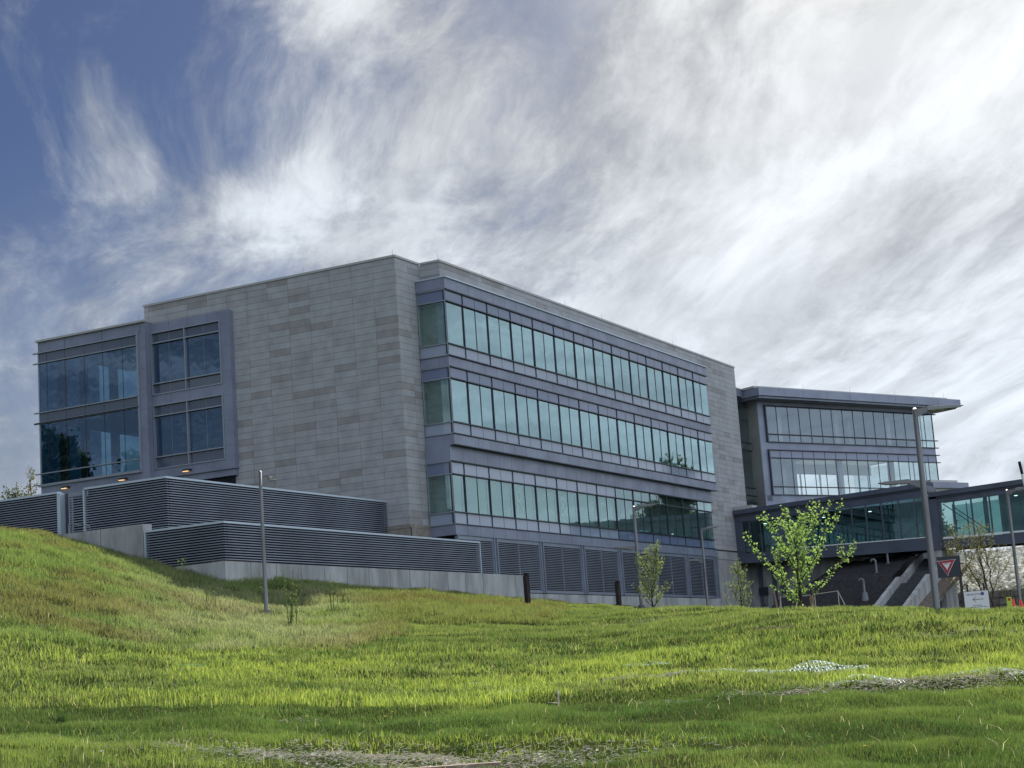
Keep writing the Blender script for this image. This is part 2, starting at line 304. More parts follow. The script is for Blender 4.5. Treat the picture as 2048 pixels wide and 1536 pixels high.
def _tps(P, lam=0.02):
    n = len(P); d = np.hypot(P[:, None, 0] - P[None, :, 0], P[:, None, 1] - P[None, :, 1]) / 50
    K = np.where(d > 0, d * d * np.log(d + 1e-12), 0) + lam * 1e-2 * np.eye(n)
    Q = np.c_[np.ones(n), P[:, :2] / 50]; A = np.zeros((n + 3, n + 3)); A[:n, :n] = K; A[:n, n:] = Q; A[n:, :n] = Q.T
    return np.linalg.solve(A, np.r_[P[:, 2], 0, 0, 0])
TW = _tps(CP)
def vc(x, y):
    return (x - CX) * .8915 + (y - CY) * .4531, (x - CX) * .4531 - (y - CY) * .8915
def smst(e0, e1, q):
    t = np.clip((q - e0) / (e1 - e0), 0, 1); return t * t * (3 - 2 * t)
def vnoise(x, y, s, seed):
    x = x / s + seed * 17.13; y = y / s - seed * 9.71; xi = np.floor(x); yi = np.floor(y); fx = x - xi; fy = y - yi; fx = fx * fx * (3 - 2 * fx); fy = fy * fy * (3 - 2 * fy)
    def h(a, b_): v = np.sin(a * 127.1 + b_ * 311.7 + seed * 74.7) * 43758.5453; return v - np.floor(v)
    return (h(xi, yi) * (1 - fx) + h(xi + 1, yi) * fx) * (1 - fy) + (h(xi, yi + 1) * (1 - fx) + h(xi + 1, yi + 1) * fx) * fy
def ground(x, y):
    x = np.atleast_1d(np.asarray(x, float)); y = np.atleast_1d(np.asarray(y, float)); out = np.zeros(x.shape)
    for s in range(0, len(x), 20000):
        xs, ys = x[s:s + 20000], y[s:s + 20000]
        d = np.hypot(xs[:, None] - CP[None, :, 0], ys[:, None] - CP[None, :, 1]) / 50
        out[s:s + 20000] = (np.where(d > 0, d * d * np.log(d + 1e-12), 0) @ TW[:-3]) + TW[-3] + TW[-2] * xs / 50 + TW[-1] * ys / 50
    r = np.hypot(x - CX, y - CY); t = np.clip((r - 150) / 80, 0, 1); t = t * t * (3 - 2 * t); out = out * (1 - t) + 4.0 * t
    v, c = vc(x, y)
    b = .05 * (vnoise(x, y, 1.4, 61) - .5) * 2 + .03 * (vnoise(x, y, .5, 62) - .5) * 2 + .04 * np.sin(x * 1.1 + .7 * np.sin(y * .6)) * np.sin(y * .9 + 1.3 * np.sin(x * .4)) + .03 * np.sin(x * 2.7 + y * 1.9) + .02 * np.sin(x * 4.1 - y * 3.3)
    l = 30.6 + 1.2 * np.sin(c * .35 + .5) + .5 * np.sin(c * .9)
    b += .10 * (smst(-.3, .3, v - l) - smst(.3, 6, v - l))
    l2 = 24.3 + 1.0 * np.exp(-((c + 1.0) / 3.2) ** 2)
    b -= .10 * (1 - smst(-.25, .25, v - l2)) * np.exp(-((c + 1.0) / 3.5) ** 4)
    near = np.clip((r - 3) / 10, 0, 1) * np.clip((140 - r) / 40, 0, 1)
    return out + b * near
def gz(x, y): return float(ground(x, y)[0])

def build_ground():
    az = np.r_[np.arange(0, 48, 0.3), np.arange(48, 360, 4.0)]; na = len(az)
    rr = np.r_[0.4, 2, 4, 6, 8, 10, np.arange(12, 90, 0.45), np.arange(90, 150, 1.5), 160, 180, 210, 250, 320, 450, 700, 1100, 2000, 4500]
    A, Rr = np.meshgrid(np.radians(az), rr); x = (CX + Rr * np.cos(A)).ravel(); y = (CY + Rr * np.sin(A)).ravel()
    z = ground(x, y); v = np.c_[x, y, z]
    nr = len(rr); i, j = np.meshgrid(np.arange(nr - 1), np.arange(na), indexing='ij'); j2 = (j + 1) % na
    f = np.stack([i * na + j, i * na + j2, (i + 1) * na + j2, (i + 1) * na + j], -1).reshape(-1, 4)
    f = f[:, ::-1]
    c = len(v); v = np.r_[v, [[CX, CY, -1.7]]]
    me = bpy.data.meshes.new('ground'); faces = [tuple(q) for q in f.tolist()] + [(k, (k + 1) % na, c) for k in range(na)]
    me.from_pydata(v.tolist(), [], faces); me.polygons.foreach_set('use_smooth', [True] * len(faces)); me.update()
    m = bpy.data.materials.new('soil_and_turf'); m.use_nodes = True; t = m.node_tree; b = t.nodes['Principled BSDF']; N = NT(t)
    pos = N.n('ShaderNodeNewGeometry').outputs['Position']
    n1 = N.noise(pos, 0.5, 5.0, 0.6); n2 = N.noise(pos, 6.0, 6.0, 0.7)
    c = N.mix(N.mr(n1, .35, .65), (0.040, 0.060, 0.016), (0.060, 0.066, 0.024))
    c = N.mix(N.mr(n2, .45, .8), c, (0.04, 0.045, 0.02))
    t.links.new(c, b.inputs['Base Color']); b.inputs['Roughness'].default_value = 1.0; b.inputs['Specular IOR Level'].default_value = 0.0
    bp = N.n('ShaderNodeBump', ins={'Height': n2, 'Strength': 0.8, 'Distance': 0.08}); t.links.new(bp.outputs[0], b.inputs['Normal'])
    me.materials.append(m)
    o = bpy.data.objects.new('ground', me); col.objects.link(o); tag(o, kind='structure', label='grassy ground rising to the building')
build_ground()

# ---------------------------------------------------------------- office building
FB = Fr((0, -1.67, 0), (1, 0, 0), (0, -1, 0))        # long bay face
FB3 = Fr((0, -1.47, 0), (1, 0, 0), (0, -1, 0))       # its first storey, set back a little
FA = Fr((0, 0, 0), (0, 1, 0), (-1, 0, 0))            # west face
FW = Fr((-0.80, 0, 0), (0, 1, 0), (-1, 0, 0))        # west wing
FG = Fr((-0.35, 0, 0), (0, 1, 0), (-1, 0, 0))        # framed window box
office = empty('office_building', (0, 0, 4.1), 0, 'long grey stone office building with teal glass bands and louvred base', 'building')

def stone_part():
    b = MB(); rn = random.Random(11)
    b.bx(0.05, 45.45, 0.05, 15.9, 3.0, 21.3, 3)
    b.bx(2.5, 45.45, -1.12, 0.05, 3.0, 21.3, 3)
    zs = [21.45, 21.15] + [21.15 - 0.337 * k for k in range(1, 40)]
    def face(F, us, stag=False, wid=0.0):
        prev = {}
        for r in range(len(zs) - 1):
            z1, z0 = zs[r], zs[r + 1]
            if z0 < 7.9: break
            last = 0
            for c in range(len(us) - 1):
                q = rn.random(); above = prev.get(c, 0)
                p = 0.10 + (0.16 if last else 0) - (0.08 if above else 0) + 0.07
                t = 0
                if q < p: t = 2 if rn.random() < .55 else 1
                elif q < p + 0.05: t = 1
                last = t == 2; prev[c] = last
                b.box(F, us[c] + .006, us[c + 1] - .006, 0.0, 0.035 + rn.uniform(-.002, .002), z0 + .006, z1 - .006, t)
    step = [0.0]; u = 0.0
    while u < 15.8: u += 1.3; step.append(min(u, 15.9))
    face(Fr((0.035, 0, 0), (0, 1, 0), (-1, 0, 0)), step)
    face(Fr((0, 0.035, 0), (1, 0, 0), (0, -1, 0)), [0.035, 1.24, 2.46])
    zs_up = zs[:5]
    Fs = Fr((2.485, 0, 0), (0, -1, 0), (-1, 0, 0))
    face(Fs, [0.0, 1.17])
    us = [2.45] + [2.45 + 0.6 + 1.3 * k for k in range(0, 32)]; us = [q for q in us if q < 45.2] + [45.48]
    face(Fr((0, -1.135, 0), (1, 0, 0), (0, -1, 0)), us)
    face(Fr((45.45, -1.17, 0), (0, 1, 0), (1, 0, 0)), [0, .33, 1.63, 2.93, 4.23, 5.5])
    o = b.build('stone_cladding', [M['stone_a'], M['stone_b'], M['stone_c'], M['joint']], office)
    # coping and base course
    b = MB()
    b.bx(-0.05, 2.40, -0.05, 0.35, 21.45, 21.56); b.bx(-0.05, 0.35, 0.35, 15.95, 21.45, 21.56)
    b.bx(2.40, 45.5, -1.22, -0.85, 21.45, 21.56); b.bx(2.40, 2.75, -0.85, -0.05, 21.452, 21.558); b.bx(45.15, 45.5, -0.85, 15.9, 21.45, 21.56)
    b.build('coping', M['coping'], office)
    b = MB(); b.bx(-0.06, 2.45, -0.06, 12, 7.83, 8.0); k = 0.0
    rn2 = random.Random(3)
    for (F, L) in ((Fr((0.02, -0.03, 0), (1, 0, 0), (0, -1, 0)), 2.4), (Fr((0.0, 0.0, 0), (0, 1, 0), (-1, 0, 0)), 12.0)):
        u = 0
        while u < L:
            w = rn2.uniform(.3, .7); b.box(F, u, min(u + w - .015, L), 0, .04, 6.9, 7.82); u += w
    b.build('stone_base', M['rough_stone'], office)
    b = MB(); b.bx(0.3, 45.2, 0.3, 15.7, 20.9, 21.0); b.bx(2.8, 45.2, -0.9, 0.3, 20.9, 21.0); b.build('roof', M['roofing'], office)
    # concrete ground storey of the east corner
    b = MB(); b.bx(37.75, 45.5, -1.2, 0.0, 2.5, 7.9); b.bx(37.9, 44.2, -1.23, -1.2, 7.35, 7.55); b.build('concrete_base', M['conc'], office)
stone_part()

Z1 = [19.85, 19.25, 17.05, 16.45]; Z2 = [15.87, 15.28, 13.06, 12.47]; Z3 = [11.08, 10.45, 8.55, 7.95]
prn = random.Random(77)
def window(F, u0, u1, Z, parent, gl, name='window', sp=('spandrel', 'spandrel_l'), fin='fin', joint=True, ver=True, blind=None, hdep=0.075, inset=0.0, hz=True, loc=None):
    """one window: panes, its frame and, where the photo shows one, a blind"""
    b = MB()
    b.box(F, u0, u1, -.045 - inset, -.02 - inset, Z[1], Z[0], 1)
    if joint: um_ = (u0 + u1) / 2; prs = ((u0, um_), (um_, u1))
    else: prs = ((u0, u1),)
    for (ua, ub) in prs:                                  # each pane sits a hair out of true
        q = [prn.uniform(-.005, .005) for _ in range(4)]; wa, wb = -.045 - inset, -.036 - inset
        b.hexa([F.p(ua, wa + q[0], Z[2]), F.p(ub, wa + q[1], Z[2]), F.p(ub, wb + q[1], Z[2]), F.p(ua, wb + q[0], Z[2]), F.p(ua, wa + q[2], Z[1]), F.p(ub, wa + q[3], Z[1]), F.p(ub, wb + q[3], Z[1]), F.p(ua, wb + q[2], Z[1])], 0)
    b.box(F, u0, u1, -.045 - inset, -.02 - inset, Z[3], Z[2], 2)
    o = b.build(name, [M[gl], M[sp[0]] if sp[0] else M[gl], M[sp[1]] if sp[1] else M[gl]], parent)
    b = MB()
    if ver: b.box(F, u0 - .019, u0 + .019, -.12 - inset, .022 - inset, Z[3], Z[0])
    if joint:
        um = (u0 + u1) / 2; b.box(F, um - .010, um + .010, -.05 - inset, -.012 - inset, Z[3], Z[0])
    if hz:
        for z in Z: b.box(F, u0, u1, -.10 - inset, hdep - inset, z - .022, z + .028)
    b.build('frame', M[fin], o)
    if blind:
        b = MB(); b.box(F, u0 + .05, u1 - .05, -.24, -.225, Z[1] - blind * (Z[1] - Z[2]), Z[1]); b.build('blind', M['blind3'] if Z is Z3 else M['blind'], o)
    return o
M['blind3'] = mat('grey_blind_fabric', (0.62, 0.68, 0.66), 0.9)
mods = [1.95] + [3.77 + 2.66 * k for k in range(13)] + [38.22]
for k in range(len(mods) - 1):
    window(FB, mods[k], mods[k + 1], Z1, office, 'glass_b', joint=k > 0, blind=0.32 if k % 7 != 5 else 0.28)
for k in range(len(mods) - 1):
    window(FB, mods[k], mods[k + 1], Z2, office, 'glass_b', joint=k > 0, blind=1.0)
mod3 = [1.85] + [3.15 + 2.648 * k for k in range(13)] + [37.55]
for k in range(len(mod3) - 1):
    window(FB3, mod3[k], mod3[k + 1], Z3, office, 'glass_3', joint=k > 0, blind=1.0 if k < 8 else None, sp=('spandrel_l', 'spandrel_l') if k < 8 else (None, 'spandrel'))
for (u0, Z, F) in ((0, Z1, Fr((1.95, 0.0, 0), (0, -1, 0), (-1, 0, 0))), (0, Z2, Fr((1.95, 0.0, 0), (0, -1, 0), (-1, 0, 0))), (0, Z3, Fr((1.85, 0.0, 0), (0, -1, 0), (-1, 0, 0)))):
    L = 1.67 if Z is not Z3 else 1.47
    o = window(F, 0.06, L, Z, office, 'glass_c', joint=False, fin='alu', hdep=.06)
    b = MB(); b.box(F, L - .03, L + .02, -.03, .03, Z[3], Z[0]); b.build('corner_post', M['alu'], o)

def bands():
    b = MB()
    def band(x0, x1, y0, z0, z1, jo=1.33, seams=True, off=0.0):
        b.bx(x0, x1, y0, -1.0 if x0 > 2.5 else -0.001, z0, z1, 0)
    # fascias: front and west return in one run
    b.bx(1.90, 38.24, -1.72, -1.2, 19.9, 20.45); b.bx(1.90, 2.4, -1.2, -0.02, 19.9, 20.45)
    b.bx(1.95, 38.22, -1.66, -1.2, 15.92, 16.40); b.bx(1.95, 2.4, -1.2, -0.02, 15.92, 16.40)
    b.bx(1.92, 38.24, -1.70, -1.2, 11.92, 12.42); b.bx(1.92, 2.4, -1.2, -0.02, 11.92, 12.42)
    b.bx(1.84, 37.7, -1.46, -1.2, 11.12, 11.92); b.bx(1.84, 2.3, -1.2, -0.02, 11.12, 11.92)
    b.bx(1.84, 37.75, -1.50, -1.2, 7.42, 7.92); b.bx(1.84, 2.3, -1.2, -0.02, 7.42, 7.92)
    b.bx(1.86, 38.3, -1.80, -1.2, 20.45, 20.52, 1); b.bx(1.86, 2.4, -1.2, 0.0, 20.45, 20.52, 1)   # top cap
    b.bx(1.9, 38.3, -1.80, -1.5, 11.88, 11.917, 2); b.bx(1.85, 37.7, -1.58, -1.4, 11.085, 11.118, 2)
    x = 3.1
    while x < 38:
        for (y, z0, z1) in ((-1.723, 19.9, 20.45), (-1.663, 15.92, 16.4), (-1.703, 11.92, 12.42)): b.bx(x - .006, x + .006, y, y + .01, z0, z1, 3)
        for (y, z0, z1) in ((-1.463, 11.12, 11.88), (-1.503, 7.42, 7.92)):
            if x < 37.5: b.bx(x - .006, x + .006, y, y + .01, z0, z1, 3)
        x += 1.33
    for (x, z0, z1) in ((1.897, 19.9, 20.45), (1.947, 15.92, 16.4), (1.917, 11.92, 12.42)): b.bx(x, x + .01, -1.106, -1.094, z0, z1, 3)
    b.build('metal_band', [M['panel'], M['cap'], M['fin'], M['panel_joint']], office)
bands()
def interiors():
    b = MB()
    for z in (20.0, 16.05, 12.05, 7.6): b.bx(2.2, 38.0, -1.35, 9.0, z - .0, z + .28)
    b.build('floor_slab', M['white_in'], office)
    b = MB(); b.bx(2.2, 38.0, 2.6, 2.7, 7.9, 19.9); b.bx(10, 10.1, -1.0, 2.6, 7.9, 19.9); b.bx(24, 24.1, -1.0, 2.6, 7.9, 19.9)
    b.bx(4.3, 4.4, -1.3, 2.6, 12.4, 19.9); b.build('partition', M['white_in'], office)
    b = MB()
    for z in (17.3, 13.3): b.bx(4.24, 4.29, -.9, -.3, z - 1.0, z + 1.0)
    b.build('interior_door', M['grey_in'], office)
interiors()
# louvred ground storey of the bay
def louver_grid(F, u0, u1, z0, z1, pitch, name, parent, back=True, cap=None, depth=0.10):
    b = MB()
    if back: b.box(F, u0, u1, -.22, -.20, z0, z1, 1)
    n = int(round((z1 - z0) / pitch)); p = (z1 - z0) / n
    for k in range(n):
        z = z0 + k * p
        a = [(u0, -.055, z + p * .30), (u1, -.055, z + p * .30), (u1, 0, z + p * .05), (u0, 0, z + p * .05)]
        c = [(u0, -.055, z + p * .52), (u1, -.055, z + p * .52), (u1, 0, z + p * .45), (u0, 0, z + p * .45)]
        b.hexa([F.p(*q) for q in a] + [F.p(*q) for q in c], 0)
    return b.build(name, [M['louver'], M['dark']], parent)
FL = Fr((0, -1.42, 0), (1, 0, 0), (0, -1, 0))
pil = [(2.0, 2.15), (5.79, 6.18), (11.08, 11.46), (16.3, 16.74), (21.45, 21.9), (26.75, 27.17), (32.1, 32.55), (37.3, 37.7)]
for k in range(7):
    u0, u1 = pil[k][1], pil[k + 1][0]
    o = louver_grid(FL, u0 + .1, u1 - .1, 4.78, 7.22, 0.0935, 'louver', office)
    b = MB(); b.box(FL, u0, u1, -.1, .02, 7.22, 7.42); b.box(FL, u0, u1, -.1, .03, 4.66, 4.78); b.box(FL, u0, u0 + .1, -.1, .02, 4.78, 7.22); b.box(FL, u1 - .1, u1, -.1, .02, 4.78, 7.22)
    um = (u0 + u1) / 2; b.box(FL, um - .02, um + .02, -.05, .012, 4.78, 7.22)
    b.build('frame', M['louver'], o)
for (a, c) in pil:
    b = MB(); b.box(FL, a, a + .09, -.1, .09, 4.66, 7.42, 1); b.box(FL, c - .09, c, -.1, .09, 4.66, 7.42, 1); b.box(FL, a + .09, c - .09, -.1, .0, 4.66, 7.42, 0)
    b.build('pilaster', [M['panel'], M['louver']], office)
b = MB(); b.bx(1.9, 37.75, -1.45, -1.1, 2.8, 4.62)
for x in np.arange(5.9, 37, 5.27): b.bx(x - .008, x + .008, -1.455, -1.449, 3, 4.62, 1)
b.build('foundation', [M['conc'], M['panel_joint']], office)

# letters behind the glass of the first storey
def text_mesh(name, txt, size, mt, F, u, w, z, parent=None, ext=0.004, align='CENTER'):
    cu = bpy.data.curves.new('t', 'FONT'); cu.body = txt; cu.size = size; cu.extrude = ext; cu.align_x = align; cu.resolution_u = 3
    to = bpy.data.objects.new('t', cu); col.objects.link(to); dg = bpy.context.evaluated_depsgraph_get()
    me = bpy.data.meshes.new_from_object(to.evaluated_get(dg)); bpy.data.objects.remove(to); bpy.data.curves.remove(cu)
    vs = [F.p(u + v.co.x, w + v.co.z, z + v.co.y) for v in me.vertices]
    b = MB(); b.v = [tuple(q) for q in vs]; b.f = [tuple(p.vertices) for p in me.polygons]; b.m = [0] * len(b.f)
    return b.build(name, mt, parent)
M['letter'] = emis('letter_film', (0.95, 0.98, 0.95), 0.0)
sg = empty('window_lettering', (8.8, -1.23, 9.0), 0, 'large white letters R & D standing behind the first-storey glass band', 'lettering')
FT = Fr((0, -1.25, 0), (1, 0, 0), (0, -1, 0))
for ch, u in (('R', 9.45), ('&', 14.8), ('D', 20.35)): text_mesh('letter', ch, 1.62, M['letter'], FT, u, 0.02, 9.02, sg, 0.01)

# ---- west wing
def west():
    b = MB(); y0, y1 = 15.25, 22.75
    b.box(FW, y0, y1 + .05, -8, -.05, 19.82, 20.42)                     # parapet
    b.box(FW, y0, y1, -8, -.0, 12.42 - 3.4, 12.44)                       # base band
    b.box(FW, y0, y0 + .48, -.9, .0, 12.44, 19.82)                       # pier beside the big window
    b.box(FW, y0, y0 + .05, -8, -.9, 12.44, 19.82)
    b.box(FW, y1 - .02, y1, -8, -.001, 12.44, 12.6)
    for yy in (20.84, 18.21, 15.6): b.box(FW, yy - .006, yy + .006, -.01, .003, 19.85, 20.4, 1)
    for yy in (21.6, 20.3, 18.9, 17.6, 16.4): b.box(FW, yy - .006, yy + .006, -.01, .003, 10.5, 12.4, 1)
    for z in (13.5, 14.6, 15.7, 16.8, 17.9, 19.0): b.box(FW, y0, y0 + .47, -.01, .003, z - .006, z + .006, 1)
    b.box(FW, y0 - .02, y1 + .1, -8.1, .10, 20.42, 20.53, 2)
    b.build('wing_cladding', [M['panel'], M['panel_joint'], M['coping']], office)
    # tall two-storey window of the wing
    for (Z, sp) in (([19.80, 19.22, 16.45, 15.88], ('spandrel', 'spandrel')), ([15.86, 15.85, 13.06, 12.46], (None, None))):
        b = MB()
        b.box(FW, 15.75, y1, -.05, -.02, Z[1], Z[0], 1); b.box(FW, 15.75, y1, -.05, -.02, Z[2], Z[1], 0); b.box(FW, 15.75, y1, -.05, -.02, Z[3], Z[2], 1 if sp[1] else 0)
        Fs = Fr((-0.80, y1, 0), (1, 0, 0), (0, 1, 0))
        b2 = MB(); b2.box(Fs, 0.05, 5.0, -.03, 0.0, Z[3], Z[0], 0); b2.build('window', M['glass_a'], office)
        o = b.build('window', [M['glass_a'], M['spandrel_a']], office)
        b = MB()
        for z in Z: b.box(FW, 15.75, y1 + .32, -.03, .10, z - .025, z + .03)
        for yy in (22.16, 20.85, 19.5, 18.2, 16.85): b.box(FW, yy - .008, yy + .008, -.05, -.012, Z[3], Z[0], 1)
        b.box(Fs, -.02, .05, -.06, .02, Z[3], Z[0])
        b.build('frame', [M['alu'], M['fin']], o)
    b = MB(); b.box(FW, 15.70, 15.80, -.05, .10, 12.35, 19.92); b.box(FW, 15.80, y1 + .1, -.05, .12, 12.35, 12.44); b.build('window_surround', M['alu'], office)
    b = MB()
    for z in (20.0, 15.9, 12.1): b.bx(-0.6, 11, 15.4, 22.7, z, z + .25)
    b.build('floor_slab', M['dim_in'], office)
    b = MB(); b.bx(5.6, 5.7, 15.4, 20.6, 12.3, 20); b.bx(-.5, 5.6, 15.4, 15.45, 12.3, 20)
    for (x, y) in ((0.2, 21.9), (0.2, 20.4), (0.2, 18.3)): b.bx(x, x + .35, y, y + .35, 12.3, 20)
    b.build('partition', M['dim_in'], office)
    # framed box with two stacked windows
    b = MB(); g0, g1 = 10.04, 15.25
    b.box(FG, g0, g1, -.7, 0.0, 19.84, 20.33); b.box(FG, g0, 10.62, -.7, 0.0, 12.45, 19.84); b.box(FG, 15.22, g1, -.7, 0.0, 12.45, 19.84)
    b.box(FG, 10.62, 15.22, -.7, 0.0, 15.90, 16.45); b.box(FG, g0, g1, -.7, 0.0, 11.95, 12.45); b.box(FG, 10.12, g1, -.7, -.12, 11.6, 11.95)
    for yy in (11.45, 12.75, 14.0): 
        for (z0, z1) in ((19.84, 20.33), (15.9, 16.45), (11.95, 12.45)): b.box(FG, yy - .006, yy + .006, -.01, .003, z0, z1, 1)
    for z in (13.2, 14.5, 15.8, 17.1, 18.4, 19.6): b.box(FG, g0, 10.6, -.01, .003, z - .006, z + .006, 1)
    b.build('window_box', [M['panel'], M['panel_joint']], office)
    for Z in ([19.82, 19.26, 17.05, 16.47], [15.87, 15.3, 13.1, 12.48]):
        b = MB(); b.box(FG, 10.62, 15.22, -.14, -.11, Z[1], Z[0], 1); b.box(FG, 10.62, 15.22, -.14, -.11, Z[2], Z[1], 0); b.box(FG, 10.62, 15.22, -.14, -.11, Z[3], Z[2], 1)
        o = b.build('window', [M['glass_a'], M['spandrel_a']], office)
        b = MB()
        for z in Z: b.box(FG, 10.62, 15.22, -.12, .05, z - .03, z + .03)
        for yy, h in ((12.97, .03), (10.65, .035), (15.19, .035)): b.box(FG, yy - h, yy + h, -.12, .06, Z[3], Z[0])
        b.box(FG, 11.8, 11.815, -.12, -.10, Z[3], Z[0]); b.box(FG, 14.1, 14.115, -.12, -.10, Z[3], Z[0])
        b.build('frame', M['alu'], o)
        b = MB(); b.box(FG, 10.5, 15.2, -3.2, -3.1, Z[3], Z[0]); b.box(FG, 10.6, 15.2, -3.1, -.3, Z[0] - .02, Z[0] + .05); b.box(FG, 10.6, 15.2, -3.1, -.3, Z[3] - .1, Z[3] - .02)
        b.box(FG, 10.6, 11.6, -1.2, -1.1, Z[3], Z[3] + 1.9)
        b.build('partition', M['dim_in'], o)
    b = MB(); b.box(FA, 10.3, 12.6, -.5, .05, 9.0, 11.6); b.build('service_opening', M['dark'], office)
    for (F, y, z) in ((FW, 20.96, 12.14), (FW, 16.98, 12.13), (FG, 13.08, 12.18)):
        b = MB(); b.box(F, y - .26, y + .26, 0, .16, z - .04, z + .05); w = b.build('wall_light', M['black'], office)
        b = MB(); b.box(F, y - .08, y + .24, .04, .17, z - .075, z - .042); b.build('lamp', M['wall_lamp'], w)
west()
rods = [(0.1, y) for y in (0.15, 5.5, 10.6, 15.6)] + [(2.6, -1.05)] + [(x, -1.1) for x in (7.2, 12.3, 17.4, 22.6, 28, 34, 39.5, 44.8)]
for (x, y) in rods:
    b = MB(); b.tube([(x, y, 21.5), (x, y, 21.9)], [.011, .006], 5); b.build('lightning_rod', M['alu'], office)
for y in (15.7, 19.3, 22.5):
    b = MB(); b.tube([(-.7, y, 20.5), (-.7, y, 20.95)], [.016, .008], 5); b.build('lightning_rod', M['alu'], office)

# ---------------------------------------------------------------- glass pavilion
ang = R(-25.6); U = (math.cos(ang), math.sin(ang), 0); Wn = (math.sin(ang), -math.cos(ang), 0)
FP = Fr((49.70, -1.18, 0), U, Wn)
pav = empty('glass_pavilion', (49.70, -1.18, 4), 0, 'glazed three-storey wing with flat overhanging roof beyond the stone building', 'building')
def pavilion():
    L = 19.95
    b = MB()
    b.box(FP, 0.15, L, -.5, 0, 19.18, 19.5); b.box(FP, 0.15, .75, -.5, 0, 11.95, 19.18); b.box(FP, .75, L, -.5, 0, 15.85, 16.40); b.box(FP, .15, L, -.5, 0, 11.0, 12.42)
    b.box(FP, 0.0, 0.15, -.7, .02, 11.0, 19.5)
    b.box(FP, .68, .78, -.05, .16, 12.42, 15.85, 1); b.box(FP, .68, .78, -.05, .16, 16.42, 19.2, 1)
    b.build('wall', [M['panel'], M['panel_dark']], pav)
    b = MB(); b.box(FP, -.02, 0.0, -1.0, 0, 4, 19.5); b.build('side_wall', M['grey_in'], pav)
    for Z in ([19.18, 19.17, 17.01, 16.42], [15.82, 15.22, 13.05, 12.44]):
        b = MB(); b.box(FP, .78, L, -.05, -.02, Z[1], Z[0], 1); b.box(FP, .78, L, -.05, -.02, Z[2], Z[1], 0); b.box(FP, .78, L, -.05, -.02, Z[3], Z[2], 0)
        Fe = Fr(FP.p(L, 0, 0), FP.w * -1, FP.u); b2 = MB(); b2.box(Fe, .03, 9.0, -.03, 0, Z[3], Z[0], 0); b2.build('window', M['glass_p'], pav)
        o = b.build('window', [M['glass_p'], M['spandrel']], pav)
        b = MB()
        for z in Z: b.box(FP, .78, L + .35, -.05, .12, z - .03, z + .03)
        k = 0; u = .78 + 1.21
        while u < L - .3: b.box(FP, u - .012, u + .012, -.06, .0, Z[3], Z[0]); u += 1.21
        for q in (0, 1.2, 2.4, 5, 7.4): b.box(Fe, q, q + .06, -.05, .03, Z[3], Z[0])
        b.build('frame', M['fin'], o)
    b = MB()
    b.box(FP, -1.1, 22.0, -11, 1.42, 19.66, 20.26); b.box(FP, -.95, 21.6, -10.5, 1.22, 19.50, 19.66, 1); b.box(FP, -1.15, 20.9, -11, 1.0, 20.26, 20.42, 2)
    u = 1.0
    while u < 21: b.box(FP, u - .008, u + .008, 1.41, 1.424, 19.68, 20.24, 3); u += 2.6
    b.build('roof', [M['panel'], M['panel'], M['coping'], M['panel_joint']], pav)
    b = MB()
    b.box(FP, .1, L, -9, -.4, 15.95, 16.3); b.box(FP, .1, L, -9, -.4, 11.8, 12.3); b.box(FP, 0.1, L, -9, -.3, 19.2, 19.4)
    b.build('floor_slab', M['white_in'], pav)
    b = MB()
    b.box(FP, .1, 10.0, -6.2, -6.1, 12.3, 19.2); b.box(FP, 6.5, 6.6, -6.1, -2.5, 16.3, 19.2); b.box(FP, 10.0, 19.8, -7.0, -6.9, 16.3, 19.2)
    for u in (3.9, 10.3, 16.4): b.box(FP, u, u + .4, -2.2, -1.8, 12.3, 19.2)
    b.box(FP, 1.6, 1.9, -1.5, -1.3, 16.3, 19.2); b.box(FP, 13.0, 13.2, -3.0, -2.8, 16.3, 19.2)
    for u in (11.2, 13.5, 15.8, 18.2): b.box(FP, u, u + .12, -7.0, -6.9, 12.3, 15.9)
    b.box(FP, 19.1, 19.2, -8.8, -1.2, 16.3, 19.2); b.box(FP, 10.0, 19.8, -7.0, -6.9, 12.3, 12.8); b.box(FP, 10.0, 19.8, -7.0, -6.9, 15.1, 15.9)
    b.build('partition', M['pav_in'], pav)
    # set-back glazed link to the stone building
    FC = Fr((45.5, -0.3, 0), (1, 0, 0), (0, -1, 0)); zc = [19.75, 19.15, 16.38, 15.82, 13.0, 12.42, 11.9]
    b = MB(); b.box(FC, 0, 4.5, -.05, -.02, 4.5, 19.75); o = b.build('window', M['glass_p'], pav)
    b = MB()
    for z in zc[1:]: b.box(FC, 0, 4.45, -.05, .12, z - .035, z + .035)
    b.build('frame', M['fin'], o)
    b = MB(); b.box(FC, 0.0, 2.5, -.5, -.4, 4.5, 19.2); b.build('column', M['white_in'], pav)
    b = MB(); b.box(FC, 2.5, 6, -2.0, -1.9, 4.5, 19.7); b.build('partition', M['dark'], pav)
    b = MB(); b.box(FC, -0.3, 4.6, -2.5, .15, 19.75, 20.28); b.box(FC, -.3, 4.6, -2.5, .2, 20.28, 20.36, 1); b.build('link_roof', [M['panel'], M['coping']], pav)
    for u in (-.8, 4.2, 9.4, 14.6, 19.3, 20.6):
        b = MB(); b.tube([FP.p(u, 0.9, 20.4), FP.p(u, 0.9, 20.85)], [.012, .007], 5); b.build('lightning_rod', M['alu'], pav)
    # lower side roof at the far right end
    b = MB(); b.box(FP, 17.2, 21.6, -1, 1.6, 12.95, 13.4); b.box(FP, 17.2, 20.5, -1, 1.4, 13.4, 13.6, 1); b.box(FP, 17.4, 21.0, -1, 1.1, 12.3, 12.95, 2)
    b.build('side_canopy', [M['panel'], M['coping'], M['white_in']], pav)
pavilion()
